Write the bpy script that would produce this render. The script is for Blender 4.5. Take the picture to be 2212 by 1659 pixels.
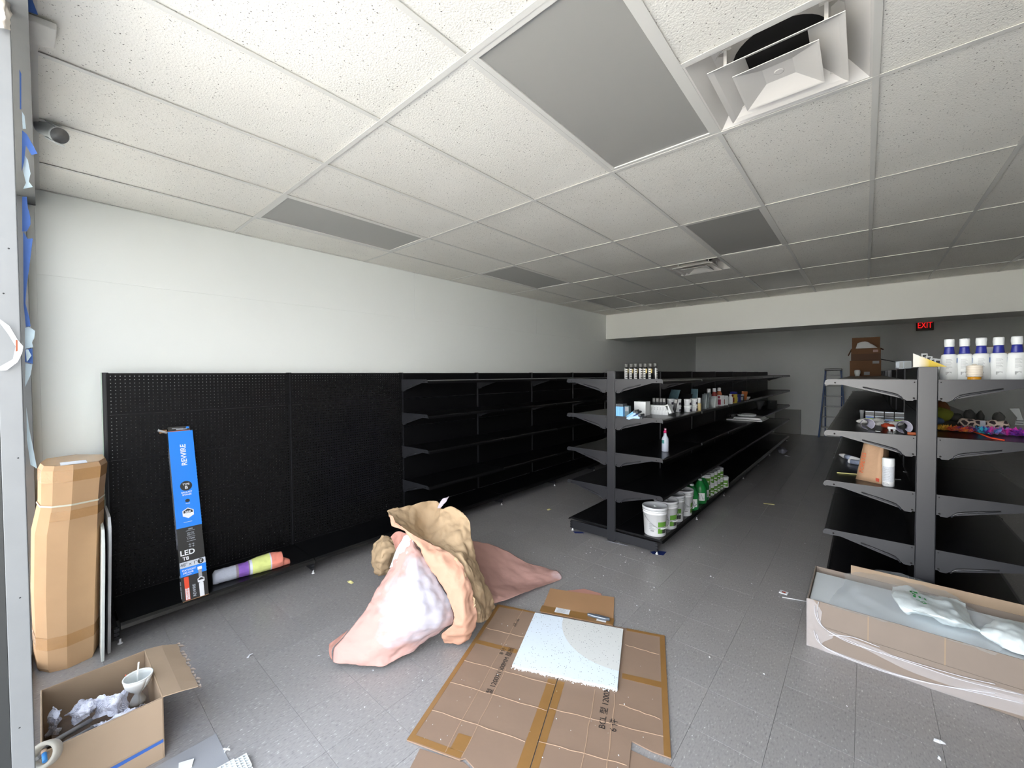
import bpy, math, random
from mathutils import Vector, Matrix, noise
random.seed(7)
for o in list(bpy.data.objects): bpy.data.objects.remove(o)
SC = bpy.context.scene
C = SC.collection
R = math.radians

# ---------------------------------------------------------------- camera
EYE = 1.72
FPX = 879.7
YAW, PIT, ROL = R(40.924), R(-1.2766), R(-.3714)
_f = Vector((-math.sin(YAW)*math.cos(PIT), math.cos(YAW)*math.cos(PIT), math.sin(PIT)))
_r0 = Vector((math.cos(YAW), math.sin(YAW), 0)); _u0 = _r0.cross(_f)
_r = _r0*math.cos(ROL) + _u0*math.sin(ROL); _u = -_r0*math.sin(ROL) + _u0*math.cos(ROL)
cam = bpy.data.cameras.new('camera'); camo = bpy.data.objects.new('camera', cam); C.objects.link(camo)
M = Matrix.Identity(4)
for i in range(3): M[i][0], M[i][1], M[i][2] = _r[i], _u[i], -_f[i]
M[2][3] = EYE
camo.matrix_world = M
cam.sensor_width = 36; cam.lens = FPX/2212*36; cam.clip_start = .02; cam.clip_end = 200
SC.camera = camo

# ---------------------------------------------------------------- sky, sun, exposure
SC.view_settings.view_transform = 'Standard'; SC.view_settings.look = 'None'
SC.view_settings.gamma = 1; SC.view_settings.use_curve_mapping = False
SC.view_settings.exposure = EXPOSURE = 0.85
W = bpy.data.worlds.new('sky'); SC.world = W; W.use_nodes = True
nt = W.node_tree; nt.nodes.clear()
wo = nt.nodes.new('ShaderNodeOutputWorld'); wb = nt.nodes.new('ShaderNodeBackground')
tc = nt.nodes.new('ShaderNodeTexCoord'); sx = nt.nodes.new('ShaderNodeSeparateXYZ'); cr = nt.nodes.new('ShaderNodeValToRGB')
nt.links.new(tc.outputs['Generated'], sx.inputs[0]); nt.links.new(sx.outputs['Z'], cr.inputs[0])
cr.color_ramp.elements[0].color = (1, 1, 1, 1); cr.color_ramp.elements[1].color = (.30, .37, .48, 1); cr.color_ramp.elements[1].position = .9
nt.links.new(cr.outputs[0], wb.inputs[0]); nt.links.new(wb.outputs[0], wo.inputs[0])
wb.inputs[1].default_value = 7.3
sun = bpy.data.lights.new('sun', 'SUN'); sun.energy = 66.0; sun.angle = R(.53); sun.color = (1, .95, .87)
suno = bpy.data.objects.new('sun', sun); C.objects.link(suno)
suno.rotation_euler = Vector((-.15, .70, .55)).to_track_quat('Z', 'Y').to_euler()   # stands behind the building, lights the lot outside
SC.cycles.max_bounces = 8; SC.cycles.diffuse_bounces = 6; SC.cycles.glossy_bounces = 3
SC.cycles.transparent_max_bounces = 12; SC.cycles.transmission_bounces = 4
SC.cycles.caustics_reflective = False; SC.cycles.caustics_refractive = False
SC.cycles.sample_clamp_indirect = 6.0

# ---------------------------------------------------------------- pixel -> point on a real plane
def ray(x, y): return _f + _r*((x-1106)/FPX) - _u*((y-829.5)/FPX)
O = Vector((0, 0, EYE))
def onz(x, y, z): d = ray(x, y); return O + d*((z-EYE)/d.z)
def onx(x, y, X): d = ray(x, y); return O + d*(X/d.x)
def ony(x, y, Y): d = ray(x, y); return O + d*(Y/d.y)
def ond(x, y, d): return O + ray(x, y)*d

# ---------------------------------------------------------------- materials
def lin(c):
    r = []
    for v in c[:3]:
        v = v/255.0; r.append(v/12.92 if v <= .04045 else ((v+.055)/1.055)**2.4)
    return (r[0], r[1], r[2], 1)
MATS = {}
def mat(name, c, rough=.5, metal=0, spec=.5, nz=None, bump=None, alpha=None, emit=None, coord='Object'):
    """nz=(scale, amount) colour mottling; bump=(scale, strength, distance)"""
    if name in MATS: return MATS[name]
    m = bpy.data.materials.new(name); m.use_nodes = True; MATS[name] = m
    n = m.node_tree; b = n.nodes['Principled BSDF']; L = n.links
    col = lin(c)
    b.inputs['Base Color'].default_value = col; b.inputs['Roughness'].default_value = rough
    b.inputs['Metallic'].default_value = metal; b.inputs['Specular IOR Level'].default_value = spec
    t = n.nodes.new('ShaderNodeTexCoord')
    if nz:
        a = n.nodes.new('ShaderNodeTexNoise'); a.inputs['Scale'].default_value = nz[0]; a.inputs['Detail'].default_value = 5
        L.new(t.outputs[coord], a.inputs['Vector'])
        x = n.nodes.new('ShaderNodeMix'); x.data_type = 'RGBA'
        x.inputs[6].default_value = tuple(v*(1-nz[1]) for v in col[:3])+(1,); x.inputs[7].default_value = tuple(min(1, v*(1+nz[1])) for v in col[:3])+(1,)
        L.new(a.outputs['Fac'], x.inputs[0]); L.new(x.outputs[2], b.inputs['Base Color'])
    if bump:
        a = n.nodes.new('ShaderNodeTexNoise'); a.inputs['Scale'].default_value = bump[0]; a.inputs['Detail'].default_value = 4
        L.new(t.outputs[coord], a.inputs['Vector'])
        k = n.nodes.new('ShaderNodeBump'); k.inputs['Strength'].default_value = bump[1]; k.inputs['Distance'].default_value = bump[2]
        L.new(a.outputs['Fac'], k.inputs['Height']); L.new(k.outputs[0], b.inputs['Normal'])
    if emit:
        b.inputs['Emission Color'].default_value = col; b.inputs['Emission Strength'].default_value = emit
    if alpha is not None:
        tr = n.nodes.new('ShaderNodeBsdfTransparent'); mx = n.nodes.new('ShaderNodeMixShader'); mx.inputs[0].default_value = alpha
        L.new(tr.outputs[0], mx.inputs[1]); L.new(b.outputs[0], mx.inputs[2])
        L.new(mx.outputs[0], n.nodes['Material Output'].inputs[0])
    return m

def N(m, t, **kw):
    x = m.node_tree.nodes.new('ShaderNode'+t)
    for k, v in kw.items(): setattr(x, k, v)
    return x

def ceiling_mat():
    m = mat('mineral_fibre', (224, 220, 211), .85, spec=.2)
    n = m.node_tree; L = n.links; b = n.nodes['Principled BSDF']; t = n.nodes['Texture Coordinate'] if 'Texture Coordinate' in n.nodes else N(m, 'TexCoord')
    oi = N(m, 'ObjectInfo'); ad = N(m, 'VectorMath', operation='ADD'); sc = N(m, 'VectorMath', operation='SCALE')
    sc.inputs[3].default_value = 37; L.new(oi.outputs['Random'], sc.inputs[0]); L.new(t.outputs['Object'], ad.inputs[0]); L.new(sc.outputs[0], ad.inputs[1])
    dw = N(m, 'TexNoise'); dw.inputs['Scale'].default_value = 30; L.new(ad.outputs[0], dw.inputs['Vector'])
    mxv = N(m, 'VectorMath', operation='MULTIPLY_ADD'); mxv.inputs[1].default_value = (.02, .02, .02); L.new(dw.outputs['Color'], mxv.inputs[0]); L.new(ad.outputs[0], mxv.inputs[2])
    def pits(scale, thr, dens):
        v = N(m, 'TexVoronoi'); v.inputs['Scale'].default_value = scale; v.inputs['Randomness'].default_value = 1; L.new(mxv.outputs[0], v.inputs['Vector'])
        lt = N(m, 'MapRange'); lt.inputs[1].default_value = thr*.75; lt.inputs[2].default_value = thr; lt.inputs[3].default_value = 1; lt.inputs[4].default_value = 0; L.new(v.outputs['Distance'], lt.inputs[0])
        s = N(m, 'SeparateColor'); L.new(v.outputs['Color'], s.inputs[0])
        g = N(m, 'Math', operation='LESS_THAN'); g.inputs[1].default_value = dens; L.new(s.outputs[0], g.inputs[0])
        mu = N(m, 'Math', operation='MULTIPLY'); L.new(lt.outputs[0], mu.inputs[0]); L.new(g.outputs[0], mu.inputs[1]); return mu
    a1 = pits(62, .17, .42); a2 = pits(150, .2, .3)
    mx = N(m, 'Math', operation='MAXIMUM'); L.new(a1.outputs[0], mx.inputs[0]); L.new(a2.outputs[0], mx.inputs[1])
    big = N(m, 'TexNoise'); big.inputs['Scale'].default_value = 2.2; L.new(ad.outputs[0], big.inputs['Vector'])
    c1 = N(m, 'Mix', data_type='RGBA'); c1.inputs[6].default_value = lin((226, 223, 215)); c1.inputs[7].default_value = lin((240, 238, 231)); L.new(big.outputs['Fac'], c1.inputs[0])
    c2 = N(m, 'Mix', data_type='RGBA'); c2.inputs[7].default_value = lin((128, 124, 117)); L.new(mx.outputs[0], c2.inputs[0]); L.new(c1.outputs[2], c2.inputs[6]); L.new(c2.outputs[2], b.inputs['Base Color'])
    fn = N(m, 'TexNoise'); fn.inputs['Scale'].default_value = 130; L.new(ad.outputs[0], fn.inputs['Vector'])
    sb = N(m, 'Math', operation='SUBTRACT'); L.new(fn.outputs['Fac'], sb.inputs[0]); L.new(mx.outputs[0], sb.inputs[1])
    bp = N(m, 'Bump'); bp.inputs['Strength'].default_value = .55; bp.inputs['Distance'].default_value = .0035; L.new(sb.outputs[0], bp.inputs['Height']); L.new(bp.outputs[0], b.inputs['Normal'])
    return m

def floor_mat():
    m = mat('vinyl_composition', (122, 116, 112), .3, spec=.5)
    n = m.node_tree; L = n.links; b = n.nodes['Principled BSDF']; t = N(m, 'TexCoord'); g = N(m, 'NewGeometry'); oi = N(m, 'ObjectInfo')
    v = N(m, 'TexVoronoi'); v.inputs['Scale'].default_value = 120; L.new(g.outputs['Position'], v.inputs['Vector'])
    st = N(m, 'Mapping'); st.inputs['Scale'].default_value = (1, .35, 1); L.new(g.outputs['Position'], st.inputs[0])
    n1 = N(m, 'TexNoise'); n1.inputs['Scale'].default_value = 130; n1.inputs['Detail'].default_value = 6; L.new(st.outputs[0], n1.inputs['Vector'])
    r1 = N(m, 'ValToRGB'); e = r1.color_ramp.elements
    e[0].position = .28; e[0].color = lin((124, 123, 123)); e[1].position = .74; e[1].color = lin((214, 214, 214))
    x = r1.color_ramp.elements.new(.42); x.color = lin((148, 146, 146)); x = r1.color_ramp.elements.new(.64); x.color = lin((156, 154, 153))
    L.new(n1.outputs['Fac'], r1.inputs[0])
    hs = N(m, 'HueSaturation'); mr = N(m, 'MapRange'); mr.inputs[3].default_value = .965; mr.inputs[4].default_value = 1.03
    L.new(oi.outputs['Random'], mr.inputs[0]); L.new(mr.outputs[0], hs.inputs['Value']); L.new(r1.outputs[0], hs.inputs['Color'])
    big = N(m, 'TexNoise'); big.inputs['Scale'].default_value = 1.6; big.inputs['Detail'].default_value = 4; L.new(g.outputs['Position'], big.inputs['Vector'])
    m2 = N(m, 'Mix', data_type='RGBA', blend_type='MULTIPLY'); m2.inputs[0].default_value = 1
    cr = N(m, 'ValToRGB'); cr.color_ramp.elements[0].color = (.86, .85, .84, 1); cr.color_ramp.elements[1].color = (1.05, 1.05, 1.05, 1); L.new(big.outputs['Fac'], cr.inputs[0])
    L.new(hs.outputs[0], m2.inputs[6]); L.new(cr.outputs[0], m2.inputs[7]); L.new(m2.outputs[2], b.inputs['Base Color'])
    rr = N(m, 'MapRange'); rr.inputs[3].default_value = .22; rr.inputs[4].default_value = .42; L.new(big.outputs['Fac'], rr.inputs[0]); L.new(rr.outputs[0], b.inputs['Roughness'])
    return m

CEIL = ceiling_mat(); FLOOR = floor_mat()
WALL = mat('wall_paint', (232, 235, 232), .6, spec=.3, nz=(1.2, .025), bump=(220, .06, .001))
BEAMP = mat('beam_paint', (243, 243, 236), .6, spec=.3, bump=(220, .05, .001))
TEE = mat('tee_white', (214, 213, 208), .45, spec=.4)
GAP = mat('dark_gap', (30, 29, 28), .9, spec=.1)
JAMB = mat('weathered_aluminium', (104, 106, 107), .5, spec=.4, nz=(9, .10), bump=(60, .1, .001))
DARKF = mat('dark_gasket', (26, 28, 28), .5)
CONC = mat('concrete_outside', (190, 187, 181), .9, nz=(2, .12))
PANEL = mat('black_panel', (11, 11, 13), .5, spec=.2)
CHAR = mat('charcoal_paint', (38, 39, 43), .33, spec=.5, nz=(40, .06))
DECK = mat('black_deck', (15, 15, 17), .28, spec=.4, bump=(300, .03, .0005))
CHROME = mat('zinc', (200, 200, 205), .3, metal=1)
WHITE = mat('white_plastic', (228, 229, 230), .35)
LENS = mat('prismatic_lens', (150, 150, 147), .38, spec=.5)
KRAFT = mat('kraft_board', (166, 129, 95), .8, spec=.2, nz=(5, .10), bump=(160, .1, .0008))
KRAFTD = mat('brown_board', (110, 80, 58), .8, spec=.2, nz=(6, .10))
KRAFTL = mat('pale_board', (138, 126, 116), .8, spec=.2, nz=(7, .07), bump=(160, .1, .0008))
KRAFTG = mat('grey_kraft_board', (158, 138, 117), .8, spec=.2, nz=(7, .08), bump=(160, .1, .0008))
TAPE = mat('packing_tape', (140, 104, 60), .28, spec=.5, nz=(20, .10))
TAPEL = mat('clear_brown_tape', (176, 136, 92), .25, spec=.6, nz=(14, .12), bump=(70, .4, .002))
BLUE = mat('blue_tape', (50, 92, 165), .6, nz=(20, .12))
NAVY = mat('navy_tape', (22, 42, 105), .6)
PAPERW = mat('white_paper', (226, 228, 232), .8, spec=.2)
TAN = mat('tan_kraft_paper', (176, 152, 122), .75, spec=.25, nz=(4, .08), bump=(26, .35, .006))
PINKB = mat('rosin_paper_back', (178, 132, 120), .8, spec=.2, nz=(6, .10))
FOAM = mat('white_foam', (214, 220, 224), .8, spec=.2, bump=(300, .2, .001))
FILM = mat('clear_film', (225, 232, 236), .14, spec=.6, alpha=.27, bump=(9, .5, .02))
FILM2 = mat('stretch_film', (240, 236, 238), .25, spec=.6, alpha=.30, bump=(14, .5, .02))
CLEAR = mat('clear_acrylic', (215, 222, 222), .1, spec=.6, alpha=.16)
INK = mat('black_ink', (32, 28, 26), .7)

# ---------------------------------------------------------------- mesh builder
class MB:
    def __init__(s): s.v = []; s.f = []; s.m = []; s.s = []
    def add(s, vs, fs, mi=0, smooth=False, T=None):
        b = len(s.v)
        s.v += [tuple(T @ Vector(p)) if T else tuple(p) for p in vs]
        for f in fs: s.f.append([i+b for i in f]); s.m.append(mi); s.s.append(smooth)
        return s
    def box(s, x0, x1, y0, y1, z0, z1, mi=0, T=None):
        x0, x1 = min(x0, x1), max(x0, x1); y0, y1 = min(y0, y1), max(y0, y1)
        v = [(x, y, z) for z in (z0, z1) for y in (y0, y1) for x in (x0, x1)]
        return s.add(v, [(0, 2, 3, 1), (4, 5, 7, 6), (0, 1, 5, 4), (2, 6, 7, 3), (0, 4, 6, 2), (1, 3, 7, 5)], mi, False, T)
    def prism(s, poly, a0, a1, ax='y', mi=0, T=None):
        """poly of 2-d points; ax is the extruded axis: x->(y,z) y->(x,z) z->(x,y)"""
        def P(p, a): return (a, p[0], p[1]) if ax == 'x' else (p[0], a, p[1]) if ax == 'y' else (p[0], p[1], a)
        n = len(poly); v = [P(p, a0) for p in poly]+[P(p, a1) for p in poly]
        return s.add(v, [list(range(n)), list(range(2*n-1, n-1, -1))]+[(i, i+n, (i+1) % n+n, (i+1) % n) for i in range(n)], mi, False, T)
    def lathe(s, prof, n=24, T=None, mi=0, smooth=True, caps=True):
        """prof: (r, z) or (r, z, material) from bottom up"""
        v = []; f = []; ms = []
        for p in prof:
            for k in range(n): a = 2*math.pi*k/n; v.append((p[0]*math.cos(a), p[0]*math.sin(a), p[1]))
        b = len(s.v); s.v += [tuple(T @ Vector(p)) if T else p for p in v]
        for j in range(len(prof)-1):
            m_ = prof[j+1][2] if len(prof[j+1]) > 2 else mi
            for k in range(n): s.f.append([b+j*n+k, b+j*n+(k+1) % n, b+(j+1)*n+(k+1) % n, b+(j+1)*n+k]); s.m.append(m_); s.s.append(smooth)
        closed = prof[0][:2] == prof[-1][:2]
        for j, rev in ((0, True), (len(prof)-1, False)):
            if prof[j][0] > 1e-5 and not closed and caps:
                q = [b+j*n+k for k in range(n)]; s.f.append(q[::-1] if rev else q); s.m.append(prof[j][2] if len(prof[j]) > 2 else mi); s.s.append(False)
        return s
    def tube(s, pts, r, n=8, mi=0, cap=True):
        pts = [Vector(p) for p in pts]; b = len(s.v); k = len(pts)
        for i, p in enumerate(pts):
            t = (pts[min(i+1, k-1)]-pts[max(i-1, 0)]).normalized()
            a = t.cross(Vector((0, 0, 1))); a = t.cross(Vector((1, 0, 0))) if a.length < 1e-3 else a
            a.normalize(); c = t.cross(a); rr = r[i] if isinstance(r, (list, tuple)) else r
            for j in range(n): q = p + (a*math.cos(2*math.pi*j/n)+c*math.sin(2*math.pi*j/n))*rr; s.v.append(tuple(q))
        for i in range(k-1):
            for j in range(n): s.f.append([b+i*n+j, b+i*n+(j+1) % n, b+(i+1)*n+(j+1) % n, b+(i+1)*n+j]); s.m.append(mi); s.s.append(True)
        if cap:
            s.f.append([b+j for j in range(n)][::-1]); s.m.append(mi); s.s.append(False)
            s.f.append([b+(k-1)*n+j for j in range(n)]); s.m.append(mi); s.s.append(False)
        return s
    def grid(s, P, mi=0, smooth=True):
        b = len(s.v); r = len(P); c = len(P[0])
        for row in P: s.v += [tuple(p) for p in row]
        for i in range(r-1):
            for j in range(c-1): s.f.append([b+i*c+j, b+i*c+j+1, b+(i+1)*c+j+1, b+(i+1)*c+j]); s.m.append(mi); s.s.append(smooth)
        return s
    def mesh(s, name, mats, org=(0, 0, 0)):
        me = bpy.data.meshes.new(name); o = Vector(org)
        me.from_pydata([tuple(Vector(p)-o) for p in s.v], [], s.f)
        for m in (mats if isinstance(mats, (list, tuple)) else [mats]): me.materials.append(m)
        me.polygons.foreach_set('material_index', s.m); me.polygons.foreach_set('use_smooth', s.s); me.update()
        return me
    def build(s, name, mats, parent=None, org=(0, 0, 0), bevel=0, solid=0, sub=0, seg=2):
        o = link(name, s.mesh(name, mats, org), parent)
        if parent is None: o.location = org
        if sub: k = o.modifiers.new('sub', 'SUBSURF'); k.levels = k.render_levels = sub
        if solid: k = o.modifiers.new('solid', 'SOLIDIFY'); k.thickness = solid; k.offset = 0
        if bevel: k = o.modifiers.new('bevel', 'BEVEL'); k.width = bevel; k.segments = seg; k.limit_method = 'ANGLE'; k.angle_limit = R(35)
        return o
def link(name, data, parent=None):
    o = bpy.data.objects.new(name, data); C.objects.link(o)
    if parent is not None: o.parent = parent
    return o
def tag(o, label, cat, group=None, kind=None):
    o['label'] = label; o['category'] = cat
    if group: o['group'] = group
    if kind: o['kind'] = kind
    return o
def thing(name, label, cat, loc=(0, 0, 0), rz=0, group=None):
    o = link(name, None); o.location = loc; o.rotation_euler = (0, 0, rz); o.empty_display_size = .05
    return tag(o, label, cat, group)
def struct(o): o['kind'] = 'structure'; return o
def kids(o): return [c for c in KID.get(o.name, [])]
def copy_tree(o, parent=None):
    c = o.copy(); C.objects.link(c)
    if parent is not None: c.parent = parent
    for ch in o.children: copy_tree(ch, c)
    return c
def dup(o, loc, label, rot=None):
    c = copy_tree(o); c.location = loc; c['label'] = label
    if rot is not None: c.rotation_euler = rot
    return c
ORD = ['first', 'second', 'third', 'fourth', 'fifth', 'sixth', 'seventh', 'eighth', 'ninth', 'tenth', 'eleventh', 'twelfth']
FR = {}
def text(parent, name, lines, m, T, ext=.0004):
    """lines: (string, size, x, y); T places the text plane"""
    b = MB()
    for st, size, x, y in lines:
        cu = bpy.data.curves.new('lettering', 'FONT'); cu.body = st; cu.size = size; cu.extrude = ext; cu.resolution_u = 3; cu.align_x = 'CENTER'; cu.align_y = 'CENTER'
        if name.endswith('heavy_lettering'): cu.offset = size*.018
        to = bpy.data.objects.new('lettering', cu); C.objects.link(to)
        me = bpy.data.meshes.new_from_object(to.evaluated_get(bpy.context.evaluated_depsgraph_get()))
        b.add([v.co + Vector((x, y, 0)) for v in me.vertices], [list(p.vertices) for p in me.polygons], 0, False, T)
        bpy.data.objects.remove(to); bpy.data.curves.remove(cu); bpy.data.meshes.remove(me)
    return b.build('lettering', m, parent)
def frame(o, ex, ey):
    ex = Vector(ex).normalized(); ey = Vector(ey).normalized(); ez = ex.cross(ey)
    t = Matrix.Identity(4)
    for i in range(3): t[i][0], t[i][1], t[i][2], t[i][3] = ex[i], ey[i], ez[i], o[i]
    return t
def Tr(x, y, z, rx=0, ry=0, rz=0): return Matrix.Translation((x, y, z)) @ Matrix.Rotation(rz, 4, 'Z') @ Matrix.Rotation(ry, 4, 'Y') @ Matrix.Rotation(rx, 4, 'X')

# crumpled sheets: a coarse lattice of points, smoothed and creased
def cr4(a, b, c, d, t): return b + (c-a)*(.5*t) + (a*2-b*5+c*4-d)*(.5*t*t) + (b*3-a-c*3+d)*(.5*t*t*t)
def refine(G, n):
    def line(L):
        out = []
        for i in range(len(L)-1):
            a, b, c, d = L[max(i-1, 0)], L[i], L[i+1], L[min(i+2, len(L)-1)]
            out += [cr4(a, b, c, d, k/n) for k in range(n)]
        return out+[L[-1]]
    rows = [line(r) for r in G]; cols = [line(list(c)) for c in zip(*rows)]
    return [list(r) for r in zip(*cols)]
def crease(p, s, seed):
    q = Vector(p)*s + Vector((seed*3.1, seed*1.7, seed*5.3)); h = 0; a = 1
    for k in range(3):
        d = noise.voronoi(q)[0]; h += a*(.45-1.5*min(d[1]-d[0], .7)+.5*noise.noise(q*.8)); q = q*1.9 + Vector((5.2, 1.3, 2.7)); a *= .45
    return h
def sheet(ctrl, n=8, amp=.01, s=5, seed=0, edge=.0, pin=None):
    G = refine([[Vector(p) for p in r] for r in ctrl], n); r = len(G); c = len(G[0]); out = []
    for i in range(r):
        row = []
        for j in range(c):
            du = G[i][min(j+1, c-1)]-G[i][max(j-1, 0)]; dv = G[min(i+1, r-1)][j]-G[max(i-1, 0)][j]
            nn = du.cross(dv); nn = nn.normalized() if nn.length > 1e-9 else Vector((0, 0, 1))
            p = G[i][j] + nn*(amp*crease(G[i][j], s, seed))
            if edge and (i in (0, r-1) or j in (0, c-1)): p = p + (du.normalized()+dv.normalized())*edge*noise.noise(G[i][j]*40+Vector((seed, 0, 0)))
            if pin is not None and p.z < pin: p.z = pin
            row.append(p)
        out.append(row)
    return out
# ================================================================ the room
XL, XR, YB, CZ = -4.16, 4.9, 13.92, 2.9675
GX, GY = -4.2474, 1.1171          # ceiling grid origin (column 0, row 0); 0.61 x 1.22 m cells
BY0, BY1, BZ = 7.85, 8.60, 2.46   # dropped header
o = struct(MB().box(-40, 40, -45, -.12, -.06, -.015).build('floor_outside', CONC))
floor = struct(MB().box(XL-.15, XR+.15, -.12, YB+.15, -.05, -.0032).build('floor', GAP))
# vinyl tiles: the 300 that show largest are parts of their own
TS = .3048; tx0 = -3.068-TS*4; ty0 = .512-TS*2
tile_m = MB(); e = .0004; h = TS/2-.0005
tile_m.add([(-h, -h, -.003), (h, -h, -.003), (h, h, -.003), (-h, h, -.003), (-h, -h, -.0005), (h, -h, -.0005), (h, h, -.0005), (-h, h, -.0005),
            (-h+e, -h+e, 0), (h-e, -h+e, 0), (h-e, h-e, 0), (-h+e, h-e, 0)],
           [(8, 9, 10, 11)]+[(a, (a+1) % 4, (a+1) % 4+4, a+4) for a in range(4)]+[(a+4, (a+1) % 4+4, (a+1) % 4+8, a+8) for a in range(4)])
tme = tile_m.mesh('tile', FLOOR)
cells = []
for i in range(0, 41):
    for j in range(0, 48):
        x, y = tx0+TS*(i+.5), ty0+TS*(j+.5)
        if x < XL+.05 or y < -.05 or y > YB or x > XR: continue
        p = Vector((x, y, -EYE)); z = p.dot(_f)
        vis = 0
        if z > .3:
            u, v = 1106+FPX*p.dot(_r)/z, 829.5-FPX*p.dot(_u)/z
            if -120 < u < 2330 and v < 1780: vis = 1/z**3
        cells.append((vis, x, y))
cells.sort(reverse=True)
rest = MB()
for k, (vis, x, y) in enumerate(cells):
    if k < 299 and vis > 0:
        t = link('tile', tme, floor); t.location = (x, y, random.uniform(-.0003, 0))
    else:
        rest.add([(vx+x, vy+y, vz) for vx, vy, vz in tile_m.v[4:]], [(4, 5, 6, 7)]+[(a, (a+1) % 4, (a+1) % 4+4, a+4) for a in range(4)])
rt = rest.build('far_tiles', FLOOR, floor); rt['kind'] = 'stuff'

# walls
wl = MB().box(XL-.15, XL, -.12, YB+.15, -.05, 3.3)
wl = struct(wl.build('wall_left', WALL))
for y0, y1 in ((-.01, 2.989), (2.993, 5.42), (5.423, 7.85)):
    MB().box(XL-.002, XL+.0035, y0, y1, 2.411, 2.99).build('panel', WALL, wl, bevel=.0012)
MB().box(XL-.002, XL+.002, -.01, 6.4, .0, 2.4075).build('panel', WALL, wl, bevel=.001)
struct(MB().box(XL-.15, XR+.15, YB, YB+.15, -.05, 3.3).build('wall_back', WALL))
struct(MB().box(XR, XR+.15, -.12, YB+.15, -.05, 3.3).build('wall_right', WALL))
wf = MB().box(XL-.15, XR+.15, -.12, -.004, 2.86, 3.3)
wf.box(.6, XR+.15, -.12, -.002, -.05, 2.86)
wf.box(XL-.15, XL+.13, -.12, -.045, -.05, 2.86)
struct(wf.build('wall_front', JAMB))
struct(MB().box(XL-.01, XR+.01, BY0, BY1, BZ, 3.0).build('wall_header', BEAMP, bevel=.003))

# storefront bay between the corner and the opening
win = struct(MB().box(XL+.13, -2.0, -.12, -.075, -.03, .06).build('window_1', JAMB))
jm = MB().box(-2.045, -2.0, -.088, -.041, -.01, 2.86)
jm.build('window_frame', JAMB, win, bevel=.002)
MB().box(-2.05, -2.0, -.135, -.0885, -.01, 2.86).build('gasket', DARKF, win)
hol = MB()
for z in (.16, .31, .62, 1.03, 1.47, 1.98, 2.12, 2.55, 2.7):
    q = onx(18+20*((z*7.3) % 1), 829.5-(z-EYE)*330, -1.9995); yy = -.062+.012*math.sin(z*9)
    hol.lathe([(.0, 0), (.0022, 0), (.0022, .0012), (0, .0012)], 8, Matrix.Translation((-2.0005, yy, z)) @ Matrix.Rotation(R(90), 4, 'Y'))
hol.build('screw_holes', DARKF, win)
MB().box(XL+.13, XL+.16, -.095, -.045, .0, 2.86).build('window_frame', JAMB, win, bevel=.002)
MB().box(XL+.16, -2.05, -.09, -.084, .06, 2.86).build('pane', mat('half_opaque_glass', (206, 208, 206), .4, alpha=.5), win)  # pane is unseen, made half opaque to dim daylight on the side wall

# ceiling: deck, lay-in tiles, tees
ceil = struct(MB().box(XL-.15, XR+.15, -.12, YB+.15, 3.2, 3.3).build('ceiling', GAP))
LIGHTS = [(5, 0), (1, 0), (5, 2), (1, 2), (5, 4), (1, 4), (9, 4)]
DIFF = [(6, 0, .5), (4, 3, 0)]
def colx(i): return XL+.002 if i == 0 and False else GX+.61*i
cols = [(XL+.004, GX+.61)]+[(GX+.61*i, GX+.61*(i+1)) for i in range(1, 15)]+[(GX+.61*15, XR)]
rows = [(.0, GY)]+[(GY+1.22*j, GY+1.22*(j+1)) for j in range(5)]+[(GY+1.22*5, BY0-.002)]
TC = {}
def tile(x0, x1, y0, y1):
    g = .0022; w, d = round(x1-x0-2*g, 4), round(y1-y0-2*g, 4)
    if (w, d) not in TC: TC[(w, d)] = MB().box(-w/2, w/2, -d/2, d/2, 0, .014).mesh('ceiling_tile', CEIL)
    t = link('ceiling_tile', TC[(w, d)], ceil); t.location = ((x0+x1)/2, (y0+y1)/2, CZ+.0065+random.uniform(0, .001))
    t.rotation_euler = (random.uniform(-.0012, .0012), random.uniform(-.0015, .0015), 0)
for i, (x0, x1) in enumerate(cols):
    for j, (y0, y1) in enumerate(rows):
        if (i, j-1) in LIGHTS: continue
        dd = [q for q in DIFF if (q[0], q[1]) == (i, j-1)]
        if dd:
            ym = (y0+y1)/2
            tile(x0, x1, *((y0, ym) if dd[0][2] else (ym, y1)))
        else: tile(x0, x1, y0, y1)
tm = MB().box(-.5, .5, -.0118, .0118, 0, .0022).box(-.5, .5, -.0015, .0015, .002, .035).mesh('grid_tee', TEE)
def tee(x0, x1, y0, y1, z=CZ):
    t = link('grid_tee', tm, ceil); t.location = ((x0+x1)/2, (y0+y1)/2, z)
    t.rotation_euler = (0, 0, 0 if x1-x0 > y1-y0 else R(90)); t.scale = (max(x1-x0, y1-y0), 1, 1)
for j in range(6): tee(XL, XR, GY+1.22*j, GY+1.22*j, CZ-.0004)
for i in range(1, 15): tee(GX+.61*i, GX+.61*i, 0, BY0)
for i, j, hh in DIFF: tee(GX+.61*i, GX+.61*(i+1), GY+1.22*j+.61, GY+1.22*j+.61, CZ+.0004)
for a in ((XL, XL, 0, BY0), (XR, XR, 0, BY0), (XL, XR, 0.004, 0.004), (XL, XR, BY0, BY0)): tee(*a)
MB().box(XL, XR, BY1, YB, CZ, CZ+.02).build('far_ceiling_panel', CEIL, ceil)

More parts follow.
